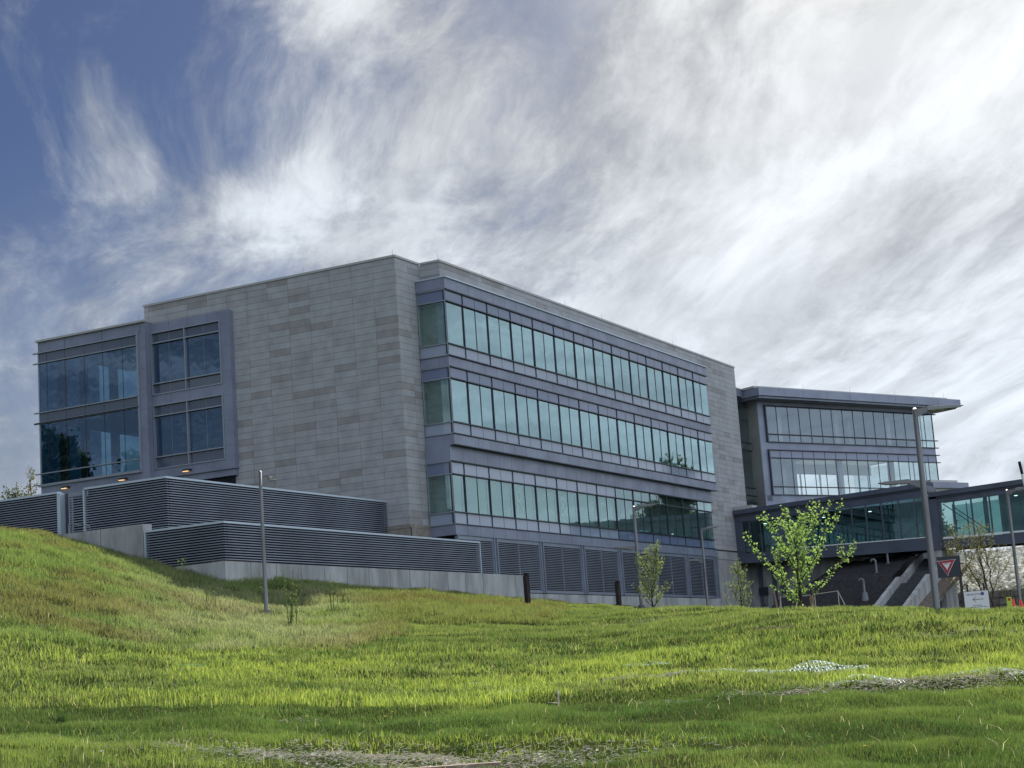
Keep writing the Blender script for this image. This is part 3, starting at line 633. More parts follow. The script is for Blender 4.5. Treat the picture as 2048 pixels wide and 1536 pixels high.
# the pavilion's east half stands on a glazed ground storey hidden by the bridge
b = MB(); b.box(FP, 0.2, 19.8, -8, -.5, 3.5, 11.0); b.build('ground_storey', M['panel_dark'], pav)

# ---------------------------------------------------------------- bridge
bridge = empty('skybridge', (42.6, -1.2, 3), 0, 'dark steel and glass footbridge leading out from the stone corner', 'footbridge')
FS = Fr((42.6, 0, 0), (0, -1, 0), (-1, 0, 0))          # u runs towards the right, w towards the viewer
def skybridge():
    def slab(b, u0, u1, w0, w1, za0, za1, zb0, zb1, mi=0):
        b.hexa([FS.p(u0, w0, za0), FS.p(u1, w0, zb0), FS.p(u1, w1, zb0), FS.p(u0, w1, za0), FS.p(u0, w0, za1), FS.p(u1, w0, zb1), FS.p(u1, w1, zb1), FS.p(u0, w1, za1)], mi)
    b = MB()
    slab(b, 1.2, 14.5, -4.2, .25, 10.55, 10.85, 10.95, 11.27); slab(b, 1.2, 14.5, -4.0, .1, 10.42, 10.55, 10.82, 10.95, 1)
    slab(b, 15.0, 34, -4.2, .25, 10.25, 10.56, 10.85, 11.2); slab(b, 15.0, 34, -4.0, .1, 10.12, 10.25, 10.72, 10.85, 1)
    b.build('roof', [M['bridge'], M['panel_dark']], bridge)
    b = MB()
    slab(b, 1.2, 14.5, -.25, 0, 9.95, 10.42, 10.35, 10.82); slab(b, 15.0, 34, -.25, 0, 9.82, 10.12, 10.3, 10.72)
    slab(b, 1.2, 14.5, -3.5, .0, 7.5, 7.8, 7.5, 7.62); slab(b, 1.2, 14.5, -.3, .06, 7.12, 7.5, 6.8, 7.5); slab(b, 1.2, 14.5, -3.5, -3.2, 7.12, 7.5, 6.8, 7.5)
    slab(b, 15.6, 34, -3.5, 0, 7.2, 7.4, 6.95, 7.15); slab(b, 15.6, 34, -.3, .06, 6.8, 7.2, 6.35, 6.95); slab(b, 15.6, 34, -3.5, -3.2, 6.8, 7.2, 6.35, 6.95)
    b.box(FS, 1.2, 1.75, -.3, .02, 7.8, 9.95); b.box(FS, 4.35, 5.0, -.3, .02, 7.8, 9.95); b.box(FS, 1.75, 4.35, -.28, .0, 9.95, 10.02)
    b.box(FS, 14.5, 15.5, -.4, .10, 6.75, 10.35); 
    b.build('beam', M['bridge'], bridge)
    b = MB(); b.box(FS, 14.62, 15.4, -3.3, 0.0, 0.5, 6.8); b.build('pier', M['conc'], bridge)
    b = MB(); slab(b, 5.0, 14.5, -.02, .03, 7.8, 7.86, 7.62, 7.68); slab(b, 15.6, 34, -.02, .03, 7.42, 7.55, 7.2, 7.3); b.build('floor_edge', M['white'], bridge)
    def zt(u): return 9.95 + .4 * (u - 1.2) / 13.3 if u < 14.8 else 9.82 + .48 * (u - 15) / 19
    def zb(u): return 7.86 - .18 * (u - 5) / 9.5 if u < 14.8 else 7.5 - .2 * (u - 15.6) / 18.4
    ms = [5.0, 6.25, 7.4, 8.5, 9.6, 10.6, 11.7, 12.85, 13.95]
    ms2 = [15.62, 16.55, 17.7, 18.9, 20.1, 21.4, 22.7, 24.0]
    for seq, end in ((ms, 14.5), (ms2, 25.3)):
        for k, u in enumerate(seq):
            e = seq[k + 1] if k + 1 < len(seq) else end
            for w in (-3.4, -.06):
                b = MB(); b.hexa([FS.p(u, w, zb(u)), FS.p(e, w, zb(e)), FS.p(e, w + .02, zb(e)), FS.p(u, w + .02, zb(u)), FS.p(u, w, zt(u)), FS.p(e, w, zt(e)), FS.p(e, w + .02, zt(e)), FS.p(u, w + .02, zt(u))])
                o = b.build('window', M['glass_s'], bridge)
            b = MB(); b.box(FS, u - .04, u + .04, -.12, .05, zb(u), zt(u) + .1); b.box(FS, u + .06, u + .10, -3.45, -3.3, zb(u), zt(u) + .1); b.build('frame', M['bridge'], o)
    b = MB(); b.box(FS, 1.75, 4.35, -.1, -.08, 7.8, 9.95); o = b.build('window', M['glass_s'], bridge)
    b = MB()
    for u in (2.2, 3.0, 3.6): b.box(FS, u, u + .05, -.12, .0, 7.8, 9.95)
    b.build('frame', M['bridge'], o)
    b = MB()
    for u in (5.3, 8.6, 11.8, 14.2, 18.4, 22): b.box(FS, u, u + .22, -.7, -.5, 7.5, 10.0)
    b.build('column', M['bridge'], bridge)
    b = MB()
    for (u0, z0, u1, z1) in ((12.0, 7.9, 14.4, 9.9), (15.7, 9.8, 18.3, 7.6)): b.tube([FS.p(u0, -.6, z0), FS.p(u1, -.6, z1)], .035, 6); b.tube([FS.p(u0, -3.2, z0), FS.p(u1, -3.2, z1)], .035, 6)
    b.build('brace', M['bridge'], bridge)
    for (u, z) in ((10.3, 9.9), (7.0, 9.85), (20.2, 9.9), (2.7, 9.85)):
        b = MB(); b.box(FS, u, u + .18, -1.9, -1.7, z, z + .03); b.build('ceiling_lamp', M['ceil_lamp'], bridge)
    b = MB(); b.box(FS, 1.2, 14.5, -3.6, -3.5, 9.35, 10.4); b.box(FS, 18.8, 34, -3.6, -3.5, 7.3, 10.4); b.build('inner_panel', M['grey_in'], bridge)
    b = MB(); b.box(FS, 1.22, 2.6, -1.0, .1, 10.86, 11.12); b.build('parapet_box', M['coping'], bridge)
skybridge()

# ---------------------------------------------------------------- louvred screens and concrete walls
def screen(name, loc, label, runs, zt, cap=True):
    e = empty(name, loc, 0, label, 'screen fence')
    for (F, u0, u1, z0) in runs:
        n = max(1, int(round((zt - z0) / 0.1))); louver_grid(F, u0, u1, zt - n * 0.1, zt, 0.1, 'louver_panel', e, depth=0.11)
        if cap:
            b = MB(); b.box(F, u0 - .02, u1 + .02, -.24, .035, zt, zt + .085); b.build('cap_rail', M['cap'], e)
    return e
FU1 = Fr((-17.1, 0, 0), (0, 1, 0), (-1, 0, 0)); FU2 = Fr((0, 1.27, 0), (1, 0, 0), (0, -1, 0))
up = screen('louvered_screen', (-17.1, 1.27, 6.5), 'taller upper louvred metal screen with a gate in front of the west wing', [(FU1, 1.27, 5.5, 6.2), (FU1, 6.98, 17.0, 7.0), (FU2, -17.08, -0.02, 6.2)], 9.19)
gt = MB(); gt.box(FU1, 5.5, 5.58, -.12, .05, 6.6, 9.2); gt.box(FU1, 6.80, 6.98, -.2, .06, 6.6, 9.2); gt.build('gate_post', M['cap'], up)
g = louver_grid(Fr((-16.9, 0, 0), (0, 1, 0), (-1, 0, 0)), 5.6, 6.50, 7.3, 9.0, 0.105, 'gate', up)
b = MB(); b.box(FU1, 5.58, 6.56, -.3, -.18, 9.0, 9.18); b.box(FU1, 6.50, 6.56, -.3, -.18, 7.0, 9.0); b.box(FU1, 6.56, 6.80, -.3, -.25, 6.6, 9.19, 1); b.build('gate_frame', [M['louver'], M['panel_dark']], g)
FD1 = Fr((-19.08, 0, 0), (0, 1, 0), (-1, 0, 0)); FD2 = Fr((0, -3.0, 0), (1, 0, 0), (0, -1, 0))
dn = screen('louvered_screen', (-19.08, -3, 4.5), 'long lower louvred metal screen standing on the grey concrete wall', [(FD1, -3.0, 0.78, 5.38), (FD2, -19.06, 1.39, 5.38)], 6.82)
b = MB(); b.box(FD1, .76, .84, -.2, .03, 5.0, 6.85); b.box(FD2, 1.37, 1.44, -.2, .03, 5.35, 6.9); b.build('end_post', M['cap'], dn)
b = MB(); b.bx(-19.13, 5.76, -3.05, -2.70, 3.0, 5.355); b.bx(-19.13, -18.8, -2.70, 0.86, 3.0, 5.355)
x = -17.5
while x < 5.5: b.bx(x - .012, x + .012, -3.054, -3.04, 3.0, 5.35, 1); x += 1.72 if int(x * 7) % 3 else 3.4
w = b.build('concrete_wall', [M['conc'], M['panel_joint']]); tag(w, 'long grey concrete retaining wall under the lower louvred screen', 'retaining wall')
b = MB(); b.bx(-19.1, -18.55, 0.88, 7.4, 4.5, 7.19); b.bx(-17.35, -17.15, 1.0, 17, 4.5, 7.0); b.bx(-19.104, -19.09, 3.0, 3.02, 4.5, 7.19, 1)
w = b.build('concrete_wall', [M['conc'], M['panel_joint']]); tag(w, 'short grey concrete wall end stepping up the grass hill below the gate', 'retaining wall')
b = MB(); b.tube([(-17.9, 5.7, 7.2), (-17.9, 4.6, 7.2), (-17.9, 4.6, 7.55), (-17.9, 5.7, 7.75), (-17.9, 5.7, 7.2)], .02, 6); o = b.build('handrail', M['galv']); tag(o, 'thin metal handrail by the louvred gate at left', 'handrail')

# ---------------------------------------------------------------- street lamps
def head_mb(b, z, ang, L=1.02, wd=.34):
    """bracket and flat luminaire pointing along ang"""
    c, s = math.cos(ang), math.sin(ang); F = Fr((0, 0, 0), (c, s, 0), (-s, c, 0)); return F
def lamp(loc, H, heads, label, r=.085, group='twin-headed grey street lamps'):
    e = empty('street_lamp', loc, 0, label, 'street lamp', group)
    X, Y, Zb = loc
    b = MB(); b.tube([(X, Y, Zb - .6), (X, Y, Zb + H * .5), (X, Y, Zb + H)], [r * 1.12, r * .98, r * .82], 14); b.tube([(X, Y, Zb + H), (X, Y, Zb + H + .03)], [r * .84, r * .4], 14); b.build('pole', M['pole'], e, True)
    b = MB(); b.tube([(X, Y, Zb - .6), (X, Y, Zb + .12)], r * 1.9, 14); b.build('base_cover', M['pole'], e)
    for (z, a, L) in heads:
        c, s = math.cos(a), math.sin(a); F = Fr((e.location.x, e.location.y, e.location.z), (c, s, 0), (-s, c, 0))
        b = MB()
        b.hexa([F.p(.03, -.04, z - .28), F.p(.42, -.10, z - .10), F.p(.42, .10, z - .10), F.p(.03, .04, z - .28), F.p(.03, -.04, z - .02), F.p(.42, -.10, z + .0), F.p(.42, .10, z + .0), F.p(.03, .04, z - .02)])
        ar = b.build('arm', M['pole'], e)
        b = MB()
        b.hexa([F.p(.36, -.12, z - .09), F.p(L, -.17, z - .05), F.p(L, .17, z - .05), F.p(.36, .12, z - .09), F.p(.36, -.09, z + .03), F.p(L, -.14, z + .02), F.p(L, .14, z + .02), F.p(.36, .09, z + .03)])
        b.hexa([F.p(L, -.17, z - .05), F.p(L + .18, -.10, z - .0), F.p(L + .18, .10, z - .0), F.p(L, .17, z - .05), F.p(L, -.14, z + .02), F.p(L + .18, -.10, z + .015), F.p(L + .18, .10, z + .015), F.p(L, .14, z + .02)])
        b.hexa([F.p(.40, -.08, z + .031), F.p(L + .02, -.12, z + .025), F.p(L + .02, .12, z + .025), F.p(.40, .08, z + .031), F.p(.42, -.06, z + .05), F.p(L, -.10, z + .04), F.p(L, .10, z + .04), F.p(.42, .06, z + .05)], 1)
        h = b.build('lamp_head', [M['pole'], M['poletop']], e)
        b = MB(); b.box(F, .50, .66, -.09, .09, z - .094, z - .082); b.box(F, .74, .90, -.10, .10, z - .086, z - .072); b.build('lens', M['lens'], h)
    return e
RT = R(-90) + R(8); LT = R(90) + R(4)
def gl(x, y): return gz(x, y)
lamp((-20.73, -30.33, gz(-20.73, -30.33)), 7.38 - gz(-20.73, -30.33), [(7.40 - gz(-20.73, -30.33), R(-55), 1.35), (5.22 - gz(-20.73, -30.33), R(98), 1.15)], 'nearest and tallest grey street lamp, with lamp heads at two heights', .095)
lamp((4.95, -9.75, gz(4.95, -9.75)), 8.08 - gz(4.95, -9.75), [(8.10 - gz(4.95, -9.75), R(-72), .95), (6.16 - gz(4.95, -9.75), R(100), .95)], 'grey twin-headed street lamp beside the slim young tree', .085)
lamp((27.6, -4.42, gz(27.6, -4.42)), 8.6 - gz(27.6, -4.42), [(8.63 - gz(27.6, -4.42), R(-70), .95), (6.72 - gz(27.6, -4.42), R(100), .95)], 'grey twin-headed street lamp against the last louvred bays', .085)
lamp((10.2, -26.6, gz(10.2, -26.6)), 7.33 - gz(10.2, -26.6), [(7.35 - gz(10.2, -26.6), R(-80), 1.0), (5.4 - gz(10.2, -26.6), R(-200), .9)][:1], 'grey street lamp at the right edge beside the leafy saplings', .08)
lamp((-26.14, -9.84, gz(-26.14, -9.84)), 7.47 - gz(-26.14, -9.84), [(7.33 - gz(-26.14, -9.84), R(5), .42)], 'grey street lamp on the grass in front of the louvred screens', .062, None)

# ---------------------------------------------------------------- posts, signs
def post(x, y, zt, label, w=.135):
    z = gz(x, y); b = MB(); b.bx(x - w, x - .02, y - w * .5, y + w * .5, z - .3, zt - .10); b.bx(x - .02, x + w, y - w * .6, y + w * .6, z - .3, zt)
    b.bx(x - w * 1.02, x + w * 1.02, y - w * .62, y - w * .60, z + .02, zt - .3)
    tag(b.build('steel_post', M['rust']), label, 'post', 'dark steel posts')
post(-8.97, -10.67, 4.42, 'dark rusty steel post at the end of the concrete wall')
post(1.77, -9.97, 4.38, 'thin dark steel post in front of the building louvres', .14)
def yield_sign():
    u = Vector((.229, -.973, 0)); F = Fr((-10.0, -27.88, 0), u, (-.973, -.229, 0)); g = gz(-9.8, -28.5)
    e = empty('yield_sign', (-9.8, -28.6, g), 0, 'red and white triangular yield sign on a dark square panel and post', 'road sign')
    b = MB(); b.box(F, .70, .80, -.05, .05, g - .3, 3.42); b.build('post', M['black'], e)
    b = MB(); b.box(F, -.02, .76, .052, .075, 2.66, 3.42); b.build('panel', M['signface'], e)
    def tri(s, w, m, nm):
        b = MB(); cx, cz = .33, 3.10; pts = []
        for a in (150, 30, -90):
            a = R(a); px_, pz_ = cx + s * math.cos(a), cz + s * math.sin(a)
            for k in (-40, 0, 40): pts.append((px_ + .022 * math.cos(a + R(k)) - .022 * math.cos(a), pz_ + .022 * math.sin(a + R(k)) - .022 * math.sin(a)))
        f = [F.p(p, w, q) for p, q in pts]; bk = [F.p(p, .076, q) for p, q in pts]; n = len(f)
        b.poly(f); 
        for i in range(n): b.poly([f[i], f[(i + 1) % n], bk[(i + 1) % n], bk[i]])
        return b.build(nm, m, e)
    tri(.375, .080, M['white'], 'border'); tri(.345, .084, M['red'], 'sign_face'); tri(.175, .088, M['white'], 'inner_triangle')
    text_mesh('lettering', 'YIELD', .075, M['navy'], Fr(F.p(0, .089, 0), F.u, F.w), .33, .001, 3.125, e, .001)
yield_sign()
def info_sign():
    u = Vector((.22, -.9755, 0)).normalized(); F = Fr((-3.0, -27.08, 0), u, (-.9755, -.22, 0)); g = gz(-2.9, -27.5)
    e = empty('direction_sign', (-2.9, -27.5, g), 0, 'white direction sign with a left arrow and purple heading, beyond the yield sign', 'direction sign')
    for k in (.16, .80):
        b = MB(); b.box(F, k - .035, k + .035, -.08, -.01, g - .2, 2.62); b.build('post', M['black'], e)
    b = MB(); b.box(F, 0, .95, 0, .02, 1.05, 2.32); b.build('board', M['white'], e)
    F2 = Fr(F.p(0, .022, 0), F.u, F.w)
    text_mesh('lettering', 'UBUBOSTON', .105, M['purple'], F2, .40, .001, 2.17, e, .001)
    b = MB(); b.box(F2, .66, .78, 0, .003, 2.15, 2.25); b.poly([F2.p(.68, .004, 2.25), F2.p(.71, .004, 2.31), F2.p(.73, .004, 2.25)]); b.poly([F2.p(.72, .004, 2.25), F2.p(.745, .004, 2.285), F2.p(.78, .004, 2.25)]); b.build('emblem', M['purple'], e)
    b = MB(); b.box(F2, .34, .74, 0, .003, 1.99, 2.01)
    for s in (-1, 1): b.hexa([F2.p(.33, 0, 2.0 - .012), F2.p(.45, 0, 2.0 + s * .10 - .012), F2.p(.45, .003, 2.0 + s * .10 - .012), F2.p(.33, .003, 2.0 - .012), F2.p(.33, 0, 2.012), F2.p(.45, 0, 2.0 + s * .10 + .012), F2.p(.45, .003, 2.0 + s * .10 + .012), F2.p(.33, .003, 2.012)])
    b.build('arrow', M['navy'], e)
    text_mesh('lettering', 'DELIVERIES', .07, M['greytext'], F2, .48, .001, 1.74, e, .001)
    b = MB(); b.box(F2, .18, .86, 0, .002, 1.69, 1.71); b.build('line', M['greytext'], e)
info_sign()
# raised red and white barrier arm at the right edge
b = MB()
p0 = Vector((-12.25, -31.62, 6.28)); p1 = Vector((-12.24, -32.25, 1.0))
for k in range(12):
    a = p0.lerp(p1, k / 12); c = p0.lerp(p1, (k + 1) / 12); b.tube([a, c], .05, 8, 0 if k % 2 == 0 else 1)
o = b.build('barrier_arm', [M['rust'], M['white']]); tag(o, 'slanting dark red and white pole cut by the right edge', 'barrier')

# ---------------------------------------------------------------- bank, stairs, walls and rock beyond the crest
def bank():
    rows = [[(34, -4.6, 2.3), (34, -6.5, 2.3), (34, -8.5, 2.3), (34, -10.8, 2.3), (34, -13, 2.4)],
            [(39, -5.5, 4.6), (39, -7, 4.95), (39, -9, 5.2), (39, -11, 5.2), (39, -13, 5.15)],
            [(44.95, -4.3, 4.7), (44.95, -5.9, 5.65), (44.95, -8.05, 6.66), (44.95, -10.2, 6.7), (44.95, -13, 6.95)],
            [(48, -4.3, 4.7), (48, -5.9, 5.65), (48, -8.05, 6.66), (48, -10.2, 6.7), (48, -13, 6.95)]]
    b = MB(); n = 10; rn = random.Random(4)
    G = []
    for i in range(3):
        for a in range(n + (i == 2)):
            line = []
            for j in range(4):
                for c in range(n + (j == 3)):
                    s, t = a / n, c / n; P = [Vector(rows[i][j]), Vector(rows[i + 1][j]), Vector(rows[i][j + 1]), Vector(rows[i + 1][j + 1])]
                    q = (P[0] * (1 - s) + P[1] * s) * (1 - t) + (P[2] * (1 - s) + P[3] * s) * t; line.append(q + Vector((0, 0, rn.uniform(-.05, .05))))
            G.append(line)
    for i in range(len(G) - 1):
        for j in range(len(G[0]) - 1): b.poly([G[i][j], G[i][j + 1], G[i + 1][j + 1], G[i + 1][j]])
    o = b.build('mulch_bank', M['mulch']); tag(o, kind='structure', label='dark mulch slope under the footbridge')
    b = MB(); b.hexa([(45, -1.2, 1), (45.4, -1.2, 1), (45.4, -13, 1), (45, -13, 1), (45, -1.2, 7.65), (45.4, -1.2, 7.65), (45.4, -13, 6.6), (45, -13, 6.6)])
    for y in (-1.9, -2.9, -3.5): b.bx(44.8, 45.0, y - .12, y + .12, 1, 7.0, 1)
    for y in (-5.6, -7.4, -9.2): b.bx(44.99, 45.01, y - .01, y + .01, 3, 7, 2)
    b.hexa([(44.9, -4.4, 7.38), (45.5, -4.4, 7.38), (45.5, -13, 6.6), (44.9, -13, 6.6), (44.9, -4.4, 7.46), (45.5, -4.4, 7.46), (45.5, -13, 6.68), (44.9, -13, 6.68)], 1)
    o = b.build('concrete_wall', [M['conc'], M['bridge'], M['panel_joint']]); tag(o, 'tall concrete abutment wall beneath the footbridge, behind the leafy tree', 'retaining wall')
    b = MB(); b.bx(44.7, 44.99, -2.35, -1.75, 4.9, 5.45); b.bx(44.85, 44.99, -2.25, -1.85, 4.2, 4.9, 1)
    o = b.build('wall_cabinet', [M['black'], M['greytext']]); tag(o, 'black box mounted on the concrete wall under the footbridge', 'cabinet')
    b = MB(); b.bx(46, 85, -13.5, 2, 2, 6.45); b.bx(60.5, 85, -34, -13.5, 2, 7.2); o = b.build('upper_terrace', M['asphalt']); tag(o, kind='structure', label='raised yard behind the bank')
bank()
def stairs():
    e = empty('stairs', (33.2, -14.1, 2.5), 0, 'concrete outdoor stairs with pale side walls climbing the dark bank', 'stairs')
    for (nm, y0, y1) in (('side_wall', -13.1, -13.35), ('side_wall', -15.05, -15.35)):
        b = MB()
        for (xa, za, xb, zb_) in ((31.5, 2.62, 39.15, 5.07), (39.15, 5.07, 40.4, 5.12), (40.4, 5.12, 46.3, 7.0)):
            b.hexa([(xa, y1, za - 2.0), (xb, y1, zb_ - 2.0), (xb, y0, zb_ - 2.0), (xa, y0, za - 2.0), (xa, y1, za), (xb, y1, zb_), (xb, y0, zb_), (xa, y0, za)])
        b.build(nm, M['conc'], e)
    b = MB(); n = 38
    for k in range(n):
        x = 32 + k * 14.2 / n; z = np.interp(x, [32, 39.15, 40.4, 46.3], [2.3, 4.62, 4.65, 6.55]); b.bx(x, 46.6, -15.05, -13.35, z - .13, z + .01)
    b.build('steps', M['mulch2'], e)
    b = MB(); b.hexa([(33, -15.35, 2.2), (46, -15.35, 5.5), (46, -16.2, 5.4), (33, -16.2, 2.2), (33, -15.35, 2.4), (46, -15.35, 5.9), (46, -16.2, 5.8), (33, -16.2, 2.3)]); o = b.build('soil_bank', M['soil']); tag(o, kind='structure', label='bare soil bank beside the stairs')
M['mulch2'] = mat('dark_steps', (0.07, 0.075, 0.085), 0.85, var=0.15); M['soil'] = mat('bare_soil', (0.13, 0.105, 0.085), 0.95, var=0.3, vscale=3, bump=.5, bscale=6)
stairs()
def handrail(pts, label, r=.03):
    b = MB(); b.tube(pts, r, 6)
    for p in pts[1:-1]: b.tube([p, (p[0], p[1], p[2] - 1.0)], r, 6)
    tag(b.build('handrail', M['galv']), label, 'handrail')
handrail([(21.6, -11.0, 2.8), (21.65, -11.1, 3.75), (21.8, -12.0, 3.68), (22.0, -13.0, 3.74), (22.2, -14.3, 3.82), (22.3, -14.6, 3.0)], 'pale pipe railing low behind the leafy tree')
handrail([(32.5, -15.5, 2.6), (32.6, -15.7, 3.5), (33, -15.9, 3.6), (33.2, -16.2, 3.2)], 'pale railing crossing the bare soil beside the stairs')
def vent(x, y, z, label):
    e = empty('vent_pipe', (x, y, z - .9), 0, label, 'vent pipe', 'hooked vent pipes on the dark bank')
    b = MB(); b.tube([(x, y, z - .9), (x, y, z - .35)], [.24, .17], 12); b.build('barrel', M['greyv'], e, True)
    pts = [(x, y, z - .35), (x, y, z + .35)] + [(x, y + .16 - .16 * math.cos(a), z + .35 + .16 * math.sin(a)) for a in np.linspace(.4, math.pi, 6)]
    b = MB(); b.tube(pts, .075, 8); b.build('pipe', M['greyv'], e, True)
M['greyv'] = mat('vent_grey', (0.14, 0.15, 0.17), 0.6)
vent(36.39, -11.73, 4.5, 'lowest hooked grey vent pipe on the dark bank'); vent(40.49, -11.5, 5.9, 'second hooked grey vent pipe up the dark bank'); vent(42.63, -11.75, 6.55, 'third hooked grey vent pipe, halfway up beside the stairs'); vent(44.6, -11.58, 7.25, 'topmost hooked grey vent pipe, just under the footbridge')
def excavator():
    e = empty('excavator', (61, -7.2, 6.5), 0, 'orange digging machine seen under the footbridge', 'excavator')
    b = MB(); b.bx(60, 62.5, -8.6, -6.6, 7.2, 8.5); b.build('body', M['orange'], e)
    b = MB(); b.bx(59.9, 61.2, -6.55, -5.7, 7.2, 8.9); b.build('cab', M['black'], e)
    b = MB(); b.bx(59.7, 63, -8.7, -8.1, 6.45, 7.1); b.bx(59.7, 63, -6.6, -6.0, 6.45, 7.1); b.build('track', M['black'], e)
    b = MB(); b.tube([(60, -8.7, 8.0), (59.8, -9.8, 9.0), (59.8, -11.0, 7.6)], .16, 8); b.build('arm', M['orange'], e)
excavator()
def rocks():
    rn = random.Random(21); b = MB()
    ico = [(0, 0, 1), (.89, 0, .45), (.28, .85, .45), (-.72, .53, .45), (-.72, -.53, .45), (.28, -.85, .45), (.72, .53, -.45), (-.28, .85, -.45), (-.89, 0, -.45), (-.28, -.85, -.45), (.72, -.53, -.45), (0, 0, -1)]
    fi = [(0, 1, 2), (0, 2, 3), (0, 3, 4), (0, 4, 5), (0, 5, 1), (1, 6, 2), (2, 7, 3), (3, 8, 4), (4, 9, 5), (5, 10, 1), (6, 7, 2), (7, 8, 3), (8, 9, 4), (9, 10, 5), (10, 6, 1), (11, 7, 6), (11, 8, 7), (11, 9, 8), (11, 10, 9), (11, 6, 10)]
    for k in range(4200):
        t = rn.random(); x = 50 + 10.5 * t; y = rn.uniform(-34, -11.0); z = 3.9 + 3.35 * t + rn.uniform(-.08, .12)
        s = rn.uniform(.14, .34); m = Matrix.Rotation(rn.uniform(0, 6.28), 3, Vector((rn.uniform(-1, 1), rn.uniform(-1, 1), rn.uniform(-1, 1))).normalized()); sc_ = Vector((rn.uniform(.7, 1.4), rn.uniform(.7, 1.4), rn.uniform(.5, .9))) * s
        i0 = len(b.v)
        for q in ico:
            q = Vector(q) * rn.uniform(.8, 1.15); q = m @ Vector((q.x * sc_.x, q.y * sc_.y, q.z * sc_.z)); b.v.append((x + q.x, y + q.y, z + q.z))
        mi = 0
        for f in fi: b.f.append(tuple(i0 + j for j in f)); b.m.append(mi)
    b.hexa([(49.8, -34, 2.0), (61, -34, 5.0), (61, -11, 5.0), (49.8, -11, 2.0), (49.8, -34, 3.8), (61, -34, 7.25), (61, -11, 7.25), (49.8, -11, 3.8)])
    o = b.build('rock_slope', M['rock']); tag(o, 'slope of pale broken rock under and beyond the footbridge', 'rock slope', kind='stuff')
    b = MB(); rn = random.Random(5)
    z = 2.0
    while z < 4.0:
        y = -33.0
        while y < -11:
            w = rn.uniform(.5, 1.1); b.hexa([(49.3 + rn.uniform(-.08, .05), y, z), (49.8, y, z), (49.8, y + w - .03, z), (49.3 + rn.uniform(-.08, .05), y + w - .03, z), (49.35, y, z + .46), (49.8, y, z + .46), (49.8, y + w - .03, z + .46), (49.35, y + w - .03, z + .46)]); y += w
        z += .5
    o = b.build('boulder_wall', M['rough_stone']); tag(o, 'low wall of grey stone blocks at the foot of the rock slope', 'stone wall')
rocks()
def cone(x, y, label):
    z = gz(x, y); e = empty('traffic_cone', (x, y, z), 0, label, 'traffic cone', 'red traffic cones at the right edge')
    b = MB(); b.tube([(x, y, z + .03), (x, y, z + 1.05)], [.2, .05], 12); c = b.build('cone', M['conered'], e, True)
    b = MB(); b.tube([(x, y, z + .6), (x, y, z + .74)], [.117, .098], 12, cap=False); b.build('white_band', M['white'], e)
    b = MB(); b.bx(x - .26, x + .26, y - .26, y + .26, z, z + .05); b.build('foot', M['black'], e)
cone(-.62, -28.48, 'red traffic cone, left one by the right-hand lamp post'); cone(-.55, -28.78, 'red traffic cone nearest the right edge')
u = (.22, -.9755, 0); F = Fr((-2.63, -28.65, 0), u, (-.9755, -.22, 0)); g = gz(-2.6, -28.7)
e = empty('warning_board', (-2.6, -28.7, g), 0, 'small yellow-green warning board standing among the thin trunks', 'warning board')
b = MB(); b.box(F, 0, .2, 0, .03, g + .1, 2.0); b.build('board', M['yellow'], e); b = MB(); b.box(F, .05, .15, .032, .036, 1.85, 1.95); b.build('symbol', M['red'], e)
b = MB(); b.box(F, .02, .05, -.05, 0, g - .1, 2.25); b.box(F, .15, .18, -.05, 0, g - .1, 2.25); b.build('legs', M['black'], e)

